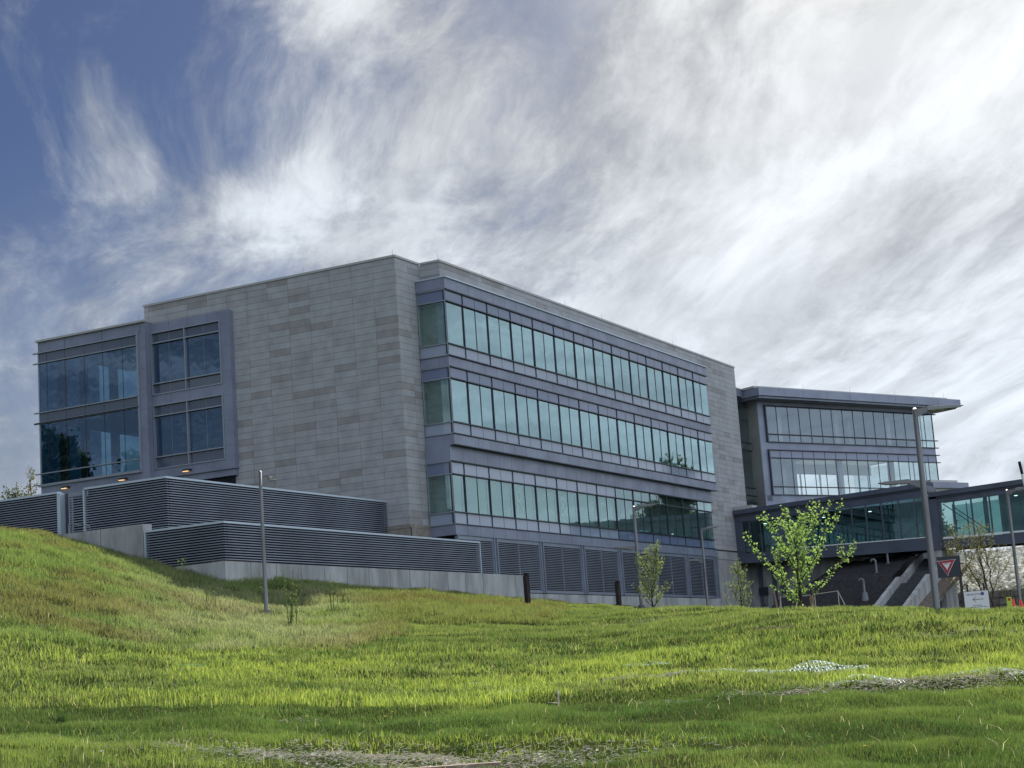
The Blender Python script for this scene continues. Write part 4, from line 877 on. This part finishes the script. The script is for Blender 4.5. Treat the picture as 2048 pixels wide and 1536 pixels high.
# ---------------------------------------------------------------- trees
def leaf_quads(V, Fc, p, d, s, rn):
    """one small folded leaf at p"""
    n = Vector((rn.gauss(0, 1), rn.gauss(0, 1), rn.gauss(0, 1) + .5)).normalized(); t = (d + Vector((rn.gauss(0, .7), rn.gauss(0, .7), rn.gauss(-.3, .5)))).normalized(); w = t.cross(n)
    if w.length < .05: w = Vector((1, 0, 0))
    w.normalize(); n = w.cross(t); i = len(V)
    V += [tuple(p), tuple(p + t * s * .5 + w * s * .36 + n * s * .08), tuple(p + t * s), tuple(p + t * s * .5 - w * s * .36 + n * s * .08)]
    Fc.append((i, i + 1, i + 2)); Fc.append((i, i + 2, i + 3))
def tree(base, H, spread, label, leafm, seed, cat='tree', group=None, stems=1, limbs=16, z0=.25, leaf=.075, per=26, curve=.5, trunk=.05, up=.55, bare=.15, name='young_tree', sub=3, droop=0.0, hang=0.0):
    rn = random.Random(seed); x, y, z = base
    e = empty(name, base, 0, label, cat, group)
    tb = MB(); V = []; Fc = []
    def limb(p, d, L, r, lvl, dens):
        pts = [p]; q = p.copy(); dd = d.copy(); n = 7
        for k in range(n):
            dd = (dd + Vector((rn.gauss(0, .07), rn.gauss(0, .07), up * .18 * (1 if lvl < 2 else .6) - droop * k / n + rn.gauss(0, .05)))).normalized(); q = q + dd * L / n; pts.append(q.copy())
        tb.tube(pts, [r * (1 - .8 * k / n) for k in range(n + 1)], 5 if lvl else 7, cap=False)
        if lvl >= 1:
            m = int(per * L * dens)
            for k in range(m):
                t = rn.uniform(bare if lvl == 1 else .05, 1.0); i = min(int(t * n), n - 1); a = pts[i].lerp(pts[i + 1], t * n - i)
                o = Vector((rn.gauss(0, 1), rn.gauss(0, 1), rn.gauss(-.25 - hang, .9))).normalized() * rn.uniform(.01, leaf * 1.3)
                leaf_quads(V, Fc, a + o, (pts[i + 1] - pts[i]).normalized() * .5 + o.normalized(), leaf * rn.uniform(.6, 1.25), rn)
        if lvl < 2:
            for k in range(sub if lvl == 1 else 0):
                t = rn.uniform(.3, .85); i = min(int(t * n), n - 1); a = pts[i]; dv = (pts[i + 1] - pts[i]).normalized(); sd = dv.cross(Vector((rn.gauss(0, 1), rn.gauss(0, 1), rn.gauss(0, 1)))).normalized()
                limb(a, (dv + sd * .75).normalized(), L * rn.uniform(.28, .5), r * .45, 2, dens)
        return pts
    for s in range(stems):
        lean = Vector((rn.gauss(0, .06), rn.gauss(0, .06), 1)) if stems == 1 else Vector((rn.gauss(0, .25), rn.gauss(0, .25), 1))
        b0 = Vector((0, 0, -.3)) + Vector(base) + (Vector((rn.gauss(0, .15), rn.gauss(0, .15), 0)) if stems > 1 else Vector((0, 0, 0)))
        Ht = H * .82; pts = [b0 + lean * (Ht * k / 9) + Vector((rn.gauss(0, .012), rn.gauss(0, .012), 0)) * H for k in range(10)]
        tb.tube(pts, [trunk * (1.15 - k / 9.5) for k in range(10)], 9, cap=False)
        for k in range(limbs):
            t = z0 + (1 - z0) * (k + rn.random()) / limbs; i = min(int(t * 9), 8); a = pts[i].lerp(pts[min(i + 1, 9)], t * 9 - i)
            az = k * 2.4 + rn.gauss(0, .4); L = spread * (1 - .42 * t) * rn.uniform(.72, 1.15) * (.8 + .2 * math.sin(math.pi * t)); el = curve + (1.2 - curve) * t
            limb(a, Vector((math.cos(az) * math.cos(el), math.sin(az) * math.cos(el), math.sin(el))), L, trunk * .42 * (1 - .5 * t), 1, 1.0)
        limb(pts[-1], lean.normalized(), H * .2, trunk * .2, 1, 1.0)
    tb.build('trunk', M['bark'], e, True)
    b = MB(); b.v = V; b.f = Fc; b.m = [0] * len(Fc); b.build('crown', M[leafm], e)
    return e
tree((-19.9, -25.8, gz(-19.9, -25.8)), 3.2, 2.95, 'nearest young tree with bright spring leaves on long spreading branches, in front of the footbridge', 'leaf', 5, limbs=19, z0=.12, leaf=.084, per=50, curve=.26, trunk=.07, up=.24, sub=2)
tree((4.2, -10.6, gz(4.2, -10.6)), 3.3, 1.9, 'slim upright young tree beside the middle twin-headed lamp', 'leaf2', 6, limbs=22, z0=.05, leaf=.085, per=46, curve=.55, trunk=.05, up=.7, sub=2)
tree((25.5, -7.4, gz(25.5, -7.4)), 3.6, 2.1, 'small vase-shaped young tree in front of the stone corner', 'leaf2', 9, limbs=20, z0=.05, leaf=.085, per=34, curve=.75, trunk=.05, up=.7, sub=2)
tree((5.1, -26.5, gz(5.1, -26.5)), 4.7, 2.3, 'thin-leaved multi-stem tree against the pale rock slope', 'leaf3', 12, stems=4, limbs=8, z0=.38, leaf=.07, per=24, curve=.35, trunk=.045, up=.35, sub=3)
tree((8.7, -24.4, gz(8.7, -24.4)), 4.3, 2.0, 'sparse olive tree just left of the multi-stem one, over the yield sign', 'leaf3', 14, limbs=16, z0=.4, leaf=.07, per=24, curve=.3, trunk=.05, up=.35, sub=3)
tree((11.1, -26.4, gz(11.1, -26.4)), 2.2, .9, 'low twiggy bush behind the warning board at right', 'leafd', 15, cat='bush', stems=3, limbs=9, z0=.1, leaf=.06, per=26, curve=.7, trunk=.02, up=.5, name='bush')
for (x, y, H, s, sd, lf, lb) in ((7.2, 32.4, 6.0, 3.4, 31, 'leafd', 'dense dark bush-like tree behind the left end of the louvred screen'), (15.3, 38.6, 9.0, 3.6, 32, 'leaf3', 'tall bare-twigged tree touching the left corner of the glass wing'), (2.0, 39.0, 6.0, 2.2, 33, 'leaf3', 'pale thin tree at the left edge of the picture')):
    t_ = tree((x, y, 8.0 if sd != 33 else 7.0), H, s, lb, lf, sd, limbs=22, z0=.2, leaf=.16, per=24 if sd == 31 else 8, curve=.6, trunk=.09, name='background_tree', group='trees behind the building')
for (x, y, zb_, H, s, sd, lb) in ((112, -22, 5, 12, 5, 41, 'broad tree far behind the right half of the footbridge'), (120, -8, 5, 13, 5, 42, 'tree far behind the middle of the footbridge'), (130, 6, 5, 12, 5, 43, 'tree far behind the left part of the footbridge')):
    tree((x, y, zb_), H, s, lb, 'leafd', sd, limbs=30, z0=.15, leaf=.42, per=16, curve=.5, trunk=.16, name='background_tree', group='trees behind the footbridge', sub=4)
for (x, y, zb_, H, s, sd, lb) in ((110, -26.5, 5, 15, 6, 51, 'conifer-like tree reflected in the right end of the first-storey glass'), (106, -31.5, 5, 18, 6.5, 52, 'tall tree reflected in the first-storey glass'), (104, -37.5, 5, 11, 3, 53, 'rounder tree reflected in the first-storey glass'), (-23, 41, 9, 11, 4.5, 54, 'round tree reflected in the lower west window'), (-27, 36, 9, 9, 4, 55, 'smaller tree reflected beside it in the lower west window')):
    tree((x, y, zb_), H, s, lb, 'leafd', sd, limbs=36, z0=.12, leaf=.46, per=42, curve=.5, trunk=.2, name='reflected_tree', group='trees seen in the glass', sub=4)
b = MB(); x, y = -20.9, -26.55; g = gz(x, y); b.bx(x - .045, x + .045, y - .045, y + .045, g - .2, g + .62); tag(b.build('tree_stake', M['wood']), 'short brown wooden stake right of the nearest tree', 'stake', 'wooden tree stakes')
b = MB(); x, y = -19.3, -24.9; g = gz(x, y); b.tube([(x, y, g - .2), (x + .05, y + .12, g + .75)], .035, 6); tag(b.build('tree_stake', M['greywood']), 'leaning pale stake left of the nearest tree', 'stake', 'wooden tree stakes')

# weeds
def weed(x, y, H, n, label, seed, name='tall_weed'):
    rn = random.Random(seed); g = gz(x, y); b = MB(); V = []; Fc = []
    for k in range(n):
        a = rn.uniform(0, 6.28); r = rn.uniform(0, .22); p = Vector((x + r * math.cos(a), y + r * math.sin(a), g - .05)); h = H * rn.uniform(.55, 1.0); d = Vector((rn.gauss(0, .06), rn.gauss(0, .06), 1))
        pts = [p + d * h * t + Vector((rn.gauss(0, .01), rn.gauss(0, .01), 0)) for t in (0, .35, .7, 1)]; b.tube(pts, [.012, .010, .008, .004], 4, cap=False)
        for j in range(int(9 * h)):
            t = rn.uniform(.1, .95); q = p + d * h * t; leaf_quads(V, Fc, q, Vector((rn.gauss(0, 1), rn.gauss(0, 1), .9)), rn.uniform(.04, .10) * (1.2 - t * .6), rn)
    i = len(b.v); b.v += V; b.f += [tuple(q + i for q in f) for f in Fc]; b.m += [0] * len(Fc)
    tag(b.build(name, M['weed']), label, 'weed', 'tall weeds in the rough grass')
weed(-28.3, -12.25, 2.1, 9, 'tallest clump of weeds, just right of the left lamp post', 1)
weed(-26.9, -8.2, 1.0, 7, 'clump of tall weeds just left of the left lamp post', 2); weed(-22.3, -3.6, 1.5, 4, 'thin tall weed in front of the corner of the lower screen', 3)
weed(-21.3, -6.3, 1.5, 4, 'thin tall weed against the lower screen, left of the lamp', 4); weed(-24.0, -11.0, 1.3, 4, 'thin weed against the concrete wall, right of the lamp', 5)
weed(-20.7, -9.3, .55, 16, 'dark green low weed by the dip in the bank', 6); weed(-38.2, -13.5, .7, 5, 'green weed stalks low on the left hill', 7)

# ---------------------------------------------------------------- things lying in the grass
def netting(x, y, ang, L, Wd, seed, label, mt='net', hump=.10):
    rn = random.Random(seed); b = MB(); c, s = math.cos(ang), math.sin(ang); nu, nw = int(L / .07), int(Wd / .07)
    ph = [rn.uniform(0, 6.28) for _ in range(6)]
    us = np.linspace(-L / 2, L / 2, nu); ws = np.linspace(-Wd / 2, Wd / 2, nw); Uu, Ww = np.meshgrid(us, ws, indexing='ij')
    edge = .25 * np.sin(Uu * 3 + ph[0]) + .12 * np.sin(Uu * 7 + ph[1]); Ww2 = Ww + edge * .5
    X = x + Uu * c - Ww2 * s; Y = y + Uu * s + Ww2 * c
    Zg = ground(X.ravel(), Y.ravel()).reshape(X.shape) + .035 + hump * np.clip(np.sin(Uu * 2.3 + ph[2]) * np.cos(Ww * 5 + ph[3]) * .6 + .4 * np.sin(Uu * 5.5 + Ww * 9 + ph[4]), -.15, 1) * np.cos(np.pi * Uu / L) 
    P = [[Vector((X[i, j], Y[i, j], Zg[i, j])) for j in range(nw)] for i in range(nu)]; t = .006
    for i in range(nu):
        for j in range(nw):
            if i + 1 < nu and rn.random() > .12: a, d = P[i][j], P[i + 1][j]; b.poly([a + Vector((0, 0, -t)), d + Vector((0, 0, -t)), d + Vector((0, 0, t)), a + Vector((0, 0, t))])
            if j + 1 < nw and rn.random() > .2: a, d = P[i][j], P[i][j + 1]; q = Vector((c, s, 0)) * t * .5; b.poly([a - q, d - q, d + q, a + q])
    tag(b.build('plastic_netting', M[mt]), label, 'netting', 'torn plastic netting in the grass')
A0 = R(-63)
netting(-39.9, -32.5, A0, 2.3, .95, 1, 'largest crumpled pale netting, right of centre'); netting(-41.2, -35.75, A0, 1.9, .8, 2, 'pale netting heap on the bare strip at right')
netting(-42.8, -26.6, A0, 1.5, .7, 3, 'faint pale netting in front of the bright grass, centre'); netting(-44.3, -28.3, A0, .9, .55, 4, 'small netting scrap next to the standing stick')
netting(-37.5, -27.8, A0, 1.3, .5, 5, 'pale netting scrap above the straw patch'); netting(-42.2, -19.2, A0, .55, .25, 6, 'small bright green netting scrap at left', 'netg', .14)
netting(-42.6, -34.3, A0, 1.3, .6, 9, 'thin netting scrap on the left half of the bare strip'); netting(-41.6, -37.1, A0, .8, .5, 7, 'green-white netting scrap at the right edge', 'net', .2); netting(-40.6, -31.0, A0, 1.1, .5, 8, 'netting scrap left of the largest one')
def board(p, ang, L, w, h, m, label, name='wooden_board', cat='board'):
    c, s = math.cos(ang), math.sin(ang); F = Fr((p[0], p[1], 0), (c, s, 0), (-s, c, 0)); z = p[2]; b = MB(); n = 14; rn = random.Random(2)
    for k in range(n):
        u0, u1 = -L / 2 + L * k / n, -L / 2 + L * (k + 1) / n; dz = rn.uniform(-.004, .004)
        b.hexa([F.p(u0, -w / 2, z), F.p(u1, -w / 2, z), F.p(u1, w / 2, z), F.p(u0, w / 2, z), F.p(u0, -w / 2, z + h), F.p(u1, -w / 2, z + h + dz * 0), F.p(u1, w / 2, z + h), F.p(u0, w / 2, z + h)])
    tag(b.build(name, M[m]), label, cat)
board((-53.15, -31.1, gz(-53.15, -31.1) + .0), R(-64), 2.6, .26, .05, 'greywood', 'weathered brown plank lying at the bottom edge')
board((-32.2, -29.15, gz(-32.2, -29.15) + .07), R(-58), 1.05, .07, .03, 'greywood', 'thin pale batten lying in the upper lawn', 'batten', 'batten')
b = MB(); x, y = -45.1, -29.5; g = gz(x, y); b.tube([(x, y, g), (x, y - .01, g + .24), (x + .01, y - .0, g + .3)], [.012, .02, .016], 6); b.tube([(x, y, g + .07), (x + .1, y + .35, g + .10), (x + .15, y + .55, g + .12)], .008, 5)
tag(b.build('stick', M['straw']), 'short white upright stick in the dark lawn', 'stick')
def dandelion(x, y, label, seed):
    rn = random.Random(seed); g = gz(x, y); e = empty('dandelion', (x, y, g), 0, label, 'flower', 'dandelions in the lawn'); h = rn.uniform(.13, .19)
    b = MB(); b.tube([(x, y, g), (x + .01, y, g + h)], .004, 5); b.build('stem', M['weed'], e)
    b = MB()
    for k in range(18):
        a = k * 2.4; r = .028; b.poly([(x + .01, y, g + h), (x + .01 + r * math.cos(a - .2), y + r * math.sin(a - .2), g + h + .012), (x + .01 + r * math.cos(a + .2), y + r * math.sin(a + .2), g + h + .012)])
    b.build('petals', M['petal'], e)
dandelion(-48.76, -28.16, 'dandelion, left one of the close pair', 1); dandelion(-48.71, -28.28, 'dandelion, right one of the close pair', 2); dandelion(-49.52, -27.17, 'lone dandelion left of the pair', 3); dandelion(-51.0, -36.7, 'dandelion near the bottom right', 4)

# straw, chips and stones on the bare strips
M['chip'] = mat('stone_chip', (0.66, 0.62, 0.56), 0.9, var=.2, vscale=9)
def debris():
    rn = random.Random(9); b = MB()
    spots = [(-43.9, -33.4, 1.0, .35, 200), (-42.5, -35.4, 2.4, .5, 1100), (-41.2, -29.95, 1.4, .35, 420), (-52.4, -30.6, 3.4, 1.1, 3200), (-41.3, -37.0, 1.6, .5, 380), (-40.6, -32.4, 1.6, .4, 200), (-23.5, -21.5, 1.6, 1.0, 200), (-20.4, -8.1, 1.2, .9, 160), (-44.6, -31.8, 1.0, .2, 60), (-33.5, -34.0, 2.2, .4, 200), (-47.0, -22.6, .8, .3, 40), (-49.3, -26.7, .5, .3, 40)]
    for (x, y, su, sw, n) in spots:
        for k in range(n):
            u, w = rn.gauss(0, .5) * su, rn.gauss(0, .5) * sw; X = x + .4531 * u + .8915 * w; Y = y - .8915 * u + .4531 * w; z = gz(X, Y) + .015; a = rn.uniform(0, 6.28)
            if rn.random() < .8:
                L = rn.uniform(.03, .13); d = Vector((math.cos(a), math.sin(a), rn.gauss(0, .25))) * L; t = Vector((0, 0, .004)); p = Vector((X, Y, z + rn.uniform(0, .05))); b.poly([p - t, p + d - t, p + d + t, p + t]); 
            else:
                s = rn.uniform(.012, .04); q = [Vector((rn.gauss(0, 1), rn.gauss(0, 1), rn.gauss(0, .6))).normalized() * s for _ in range(4)]; p = Vector((X, Y, z + s * .3)); i = len(b.v); b.v += [tuple(p + v) for v in q]; b.f += [(i, i + 1, i + 2), (i, i + 2, i + 3), (i, i + 1, i + 3), (i + 1, i + 2, i + 3)]; b.m += [1] * 4
    tag(b.build('straw_litter', [M['straw'], M['chip']]), 'pale straw and stone chips on the bare strips of the lawn', 'straw', kind='stuff')
debris()

# ---------------------------------------------------------------- grass
rg = np.random.default_rng(5)
def ring(r0, r1, dens, a0=4.5, a1=50.0):
    area = R(a1 - a0) * (r1 * r1 - r0 * r0) / 2; n = int(area * dens); r = np.sqrt(rg.uniform(r0 * r0, r1 * r1, n)); a = np.radians(rg.uniform(a0, a1, n))
    return CX + r * np.cos(a), CY + r * np.sin(a)
def blades(name, x, y, h, w, colr, label, bend=.35, lean=.25):
    n = len(x); z = ground(x, y) - .01
    th = rg.uniform(0, 2 * np.pi, n); ld = rg.uniform(0, 2 * np.pi, n); lm = np.abs(rg.normal(0, lean, n)) * h
    bx_ = np.cos(th) * w / 2; by_ = np.sin(th) * w / 2; lx = np.cos(ld) * lm; ly = np.sin(ld) * lm
    v = np.empty((n, 5, 3), np.float32)
    v[:, 0] = np.c_[x - bx_, y - by_, z]; v[:, 1] = np.c_[x + bx_, y + by_, z]
    v[:, 2] = np.c_[x + bx_ * .8 + lx * .35, y + by_ * .8 + ly * .35, z + h * .55]; v[:, 3] = np.c_[x - bx_ * .8 + lx * .35, y - by_ * .8 + ly * .35, z + h * .55]
    v[:, 4] = np.c_[x + lx * (1 + bend), y + ly * (1 + bend), z + h * (1 - .25 * rg.random(n))]
    me = bpy.data.meshes.new(name); me.vertices.add(n * 5); me.vertices.foreach_set('co', v.ravel())
    base = (np.arange(n) * 5)[:, None]; li = np.concatenate([base + np.array([0, 1, 2, 3]), base + np.array([3, 2, 4])], 1).astype(np.int32).ravel()
    me.loops.add(n * 7); me.loops.foreach_set('vertex_index', li); me.polygons.add(n * 2)
    st = (np.arange(n) * 7)[:, None] + np.array([0, 4]); me.polygons.foreach_set('loop_start', st.astype(np.int32).ravel())
    me.update(calc_edges=True); me.validate()
    ca = me.color_attributes.new('Col', 'FLOAT_COLOR', 'POINT'); c4 = np.ones((n, 5, 4), np.float32); c4[:, :, :3] = colr[:, None, :]; ca.data.foreach_set('color', c4.ravel())
    me.materials.append(M['grass']); o = bpy.data.objects.new(name, me); col.objects.link(o); tag(o, label, 'grass', kind='stuff'); return o
def lerp(a, b_, t): return a * (1 - t[:, None]) + b_ * t[:, None]
C = lambda *v: np.array([v])
def free(x, y):
    ok = ~((x > -19.3) & (y > -3.1)) & ~((x > 1.5) & (y > -1.8)) & ~((x > 33) & (y > -19)) & (x < 40) & ~((x > 5.8) & (x < 38) & (y > -1.55))
    ok |= (x < -19.1) & (y > -3.1); ok |= (x > -18.5) & (x < -17.4) & (y > 7.0) & (y < 20); return ok & ~((x > -53.6) & (x < -53.2) & (np.abs(y + 31) < 0.1))
def worn(x, y):
    # the bare strips with netting and litter
    m = np.zeros(len(x))
    for (a, b_, su, sw) in ((-42.5, -35.4, 2.2, .42), (-41.2, -29.95, 1.2, .32), (-39.9, -32.4, 1.5, .45), (-41.3, -37.0, 1.5, .45), (-43.9, -33.4, .9, .22), (-42.8, -26.6, .8, .3), (-23.5, -21.5, 1.3, .9), (-33.5, -34.0, 1.7, .3)):
        u = (x - a) * .4531 - (y - b_) * .8915; w = (x - a) * .8915 + (y - b_) * .4531; m = np.maximum(m, np.exp(-((u / su) ** 2 + ((w + .12 * np.sin(u * 4)) / sw) ** 2) ** 1.5))
    return rg.random(len(x)) > m * .88
def ledge(c): return 30.6 + 1.2 * np.sin(c * .35 + .5) + .5 * np.sin(c * .9)
def lawn():
    # close mown turf
    x, y = ring(18.5, 34, 1700); v, c = vc(x, y); n1 = vnoise(x, y, 1.6, 1); n2 = vnoise(x, y, .45, 2); n3 = vnoise(x, y, 4.5, 3)
    bare = np.exp(-((c + 1.2) / 4.2) ** 4) * (v < 25.4 + .4 * np.sin(c * 2) + .9 * np.exp(-((c + 1.0) / 3.2) ** 2))
    k = free(x, y) & worn(x, y) & (v < ledge(c) + .2) & (rg.random(len(x)) > bare * .93) & (rg.random(len(x)) < .55 + .6 * n1)
    x, y, v, c, n1, n2, n3 = (q[k] for q in (x, y, v, c, n1, n2, n3)); m = len(x)
    colr = lerp(C(.052, .094, .024), C(.135, .180, .046), np.clip(n3 * .9 + n1 * .8 - .35, 0, 1)); colr = colr * (.75 + .5 * vnoise(x, y, .9, 31))[:, None]; colr = colr * (0.7 + .6 * rg.random(m))[:, None]
    dry = rg.random(m) < .04 + .10 * (n2 > .8); colr[dry] = np.array([.17, .16, .07]) * rg.uniform(.7, 1.2, (dry.sum(), 1))
    blades('mown_grass', x, y, .045 + .055 * rg.random(m) + .09 * n1 * n2, np.full(m, .0065), colr, 'dark green short turf in the foreground')
    # far turf, up to the crest
    x, y = ring(31, 84, 480); v, c = vc(x, y); n1 = vnoise(x, y, 2.3, 4); n2 = vnoise(x, y, .8, 5); n3 = vnoise(x, y, 6, 6); s = c / v
    hill = (s < -.085 + .02 * np.sin(v * .4)) & (v > 42.5 + 3 * (s + .2) * 5); mound = (v > 54 + 40 * np.abs(s + .04) + 5 * (n1 - .5)) & (s < .015 + .02 * (n2 - .5))
    k = free(x, y) & worn(x, y) & (v > ledge(c) - .3) & ~hill & ~mound & (rg.random(len(x)) < .4 + .8 * n1) & ~((v > 62) & (s > .06)) & ~((v > 57) & (s > .14))
    x, y, v, c, n1, n2, n3 = (q[k] for q in (x, y, v, c, n1, n2, n3)); m = len(x)
    colr = lerp(C(.068, .108, .026), C(.170, .205, .058), np.clip(n3 * .8 + n2 * .7 - .25, 0, 1)) * (0.7 + .6 * rg.random(m))[:, None]
    dry = rg.random(m) < .06; colr[dry] = np.array([.24, .22, .12])
    blades('upper_turf', x, y, .06 + .05 * rg.random(m) + .05 * n1, np.full(m, .012), colr, 'green turf climbing to the crest of the lawn')
    # tall bright meadow blades
    x, y = ring(30, 50, 420); v, c = vc(x, y); n1 = vnoise(x, y, 1.8, 7); n2 = vnoise(x, y, .5, 8); n3 = vnoise(x, y, 5.0, 9); s = c / v
    dens = np.clip((n1 * .55 + n2 * .45 - .30) * 2.2, 0, 1) * smst(0, .5, v - ledge(c)) * (1 - smst(40, 47, v + 3 * n3)) * (1 - .65 * smst(36, 39, v) * (s > .12)); dens *= .25 + .75 * smst(-.30, -.16, s)
    k = free(x, y) & worn(x, y) & (rg.random(len(x)) < dens)
    x, y, v, c, n1, n2, n3 = (q[k] for q in (x, y, v, c, n1, n2, n3)); m = len(x)
    colr = lerp(C(.115, .170, .030), C(.32, .355, .085), rg.random(m) ** 1.3) * (.8 + .35 * n3)[:, None]
    blades('tall_meadow_grass', x, y, (.10 + .13 * rg.random(m)) * (.6 + .6 * n1), np.full(m, .013), colr, 'bright yellow-green taller blades across the middle of the lawn', lean=.3)
    # bright blades at the near bare patch and scattered tufts
    x, y = ring(22, 28, 420); v, c = vc(x, y); ed = np.abs(v - (24.8 + .9 * np.exp(-((c + 1.0) / 3.2) ** 2) + .3 * np.sin(c * 3)))
    k = (rg.random(len(x)) < np.exp(-(ed / .75) ** 2) * np.exp(-((c + 1.2) / 3.6) ** 4) * (.3 + .8 * vnoise(x, y, .3, 3))); x, y = x[k], y[k]; m = len(x)
    blades('edge_grass', x, y, .05 + .10 * rg.random(m), np.full(m, .009), lerp(C(.13, .19, .03), C(.24, .28, .06), rg.random(m)), 'light green blades round the bare patch at the bottom', lean=.45)
    # hill and mound
    x, y = ring(40, 86, 520, 14, 50); v, c = vc(x, y); s = c / v; n1 = vnoise(x, y, 2.2, 11); n2 = vnoise(x, y, .7, 12); n3 = vnoise(x, y, 5.0, 13); n4 = vnoise(x * .4, y, 1.3, 14)
    hill = (s < -.085 + .02 * np.sin(v * .4)) & (v > 42.5 + 3 * (s + .2) * 5); mound = (v > 54 + 40 * np.abs(s + .04) + 5 * (n1 - .5)) & (s < .015 + .02 * (n2 - .5))
    k = free(x, y) & (hill | mound) & (rg.random(len(x)) < .35 + .9 * n2)
    x, y, v, c, s, n1, n2, n3, n4 = (q[k] for q in (x, y, v, c, s, n1, n2, n3, n4)); m = len(x)
    colr = lerp(C(.085, .135, .038), C(.175, .22, .065), np.clip(n2 * .9, 0, 1))
    colr = lerp(colr, C(.135, .105, .048), np.clip((n1 - .5) * 2.2, 0, .6)); 
    straw = np.clip((n4 + n3 - .75) * 2.5, 0, 1) * smst(-.26, -.17, s) * (1 - smst(-.125, -.07, s)) * (.6 + .6 * n2); colr = lerp(colr, C(.25, .245, .17), np.clip(straw, 0, 1) * .55)
    mo = smst(-.11, -.07, s) * (v > 54); colr = lerp(colr, C(.125, .115, .040), mo * (.35 + .4 * n1))
    colr = colr * (.65 + .7 * rg.random(m))[:, None]
    blades('rough_grass', x, y, (.10 + .16 * rg.random(m)) * (.6 + .9 * n2), np.full(m, .016), colr, 'rough olive and rusty grass on the left hill and the mound below the wall', lean=.35)
    # uneven tufts and dead stems
    x, y = ring(19.5, 46, .95); v, c = vc(x, y); k = free(x, y) & worn(x, y) & (rg.random(len(x)) < .25 + vnoise(x, y, 3.0, 41)); x, y = x[k], y[k]; nt_ = len(x); per = 55
    rr_ = rg.uniform(.07, .24, nt_); X = np.repeat(x, per) + rg.normal(0, 1, nt_ * per) * np.repeat(rr_, per) * .6; Y = np.repeat(y, per) + rg.normal(0, 1, nt_ * per) * np.repeat(rr_, per) * .6
    hh = np.repeat(rg.uniform(.10, .19, nt_), per) * rg.uniform(.5, 1.05, nt_ * per); cc = np.repeat(lerp(C(.030, .062, .016), C(.10, .15, .035), rg.random(nt_) ** 1.6), per, 0) * rg.uniform(.75, 1.25, (nt_ * per, 1))
    blades('grass_tufts', X, Y, hh, np.full(nt_ * per, .0075), cc, 'darker uneven tufts scattered over the lawn', lean=.5)
    x, y = ring(20, 60, 3.2); k = free(x, y); x, y = x[k], y[k]; m = len(x)
    blades('dead_stems', x, y, rg.uniform(.08, .24, m), rg.uniform(.004, .008, m), lerp(C(.36, .31, .19), C(.55, .50, .38), rg.random(m)), 'thin dead straw-coloured stems dotted over the lawn', lean=.8)
    # dark clover-like specks
    x, y = ring(33, 46, 9); v, c = vc(x, y); m = len(x); blades('broadleaf_specks', x, y, .07 + .09 * rg.random(m), .03 + .03 * rg.random(m), np.tile(C(.02, .04, .015), (m, 1)), 'small dark broad leaves dotted through the meadow')
lawn()
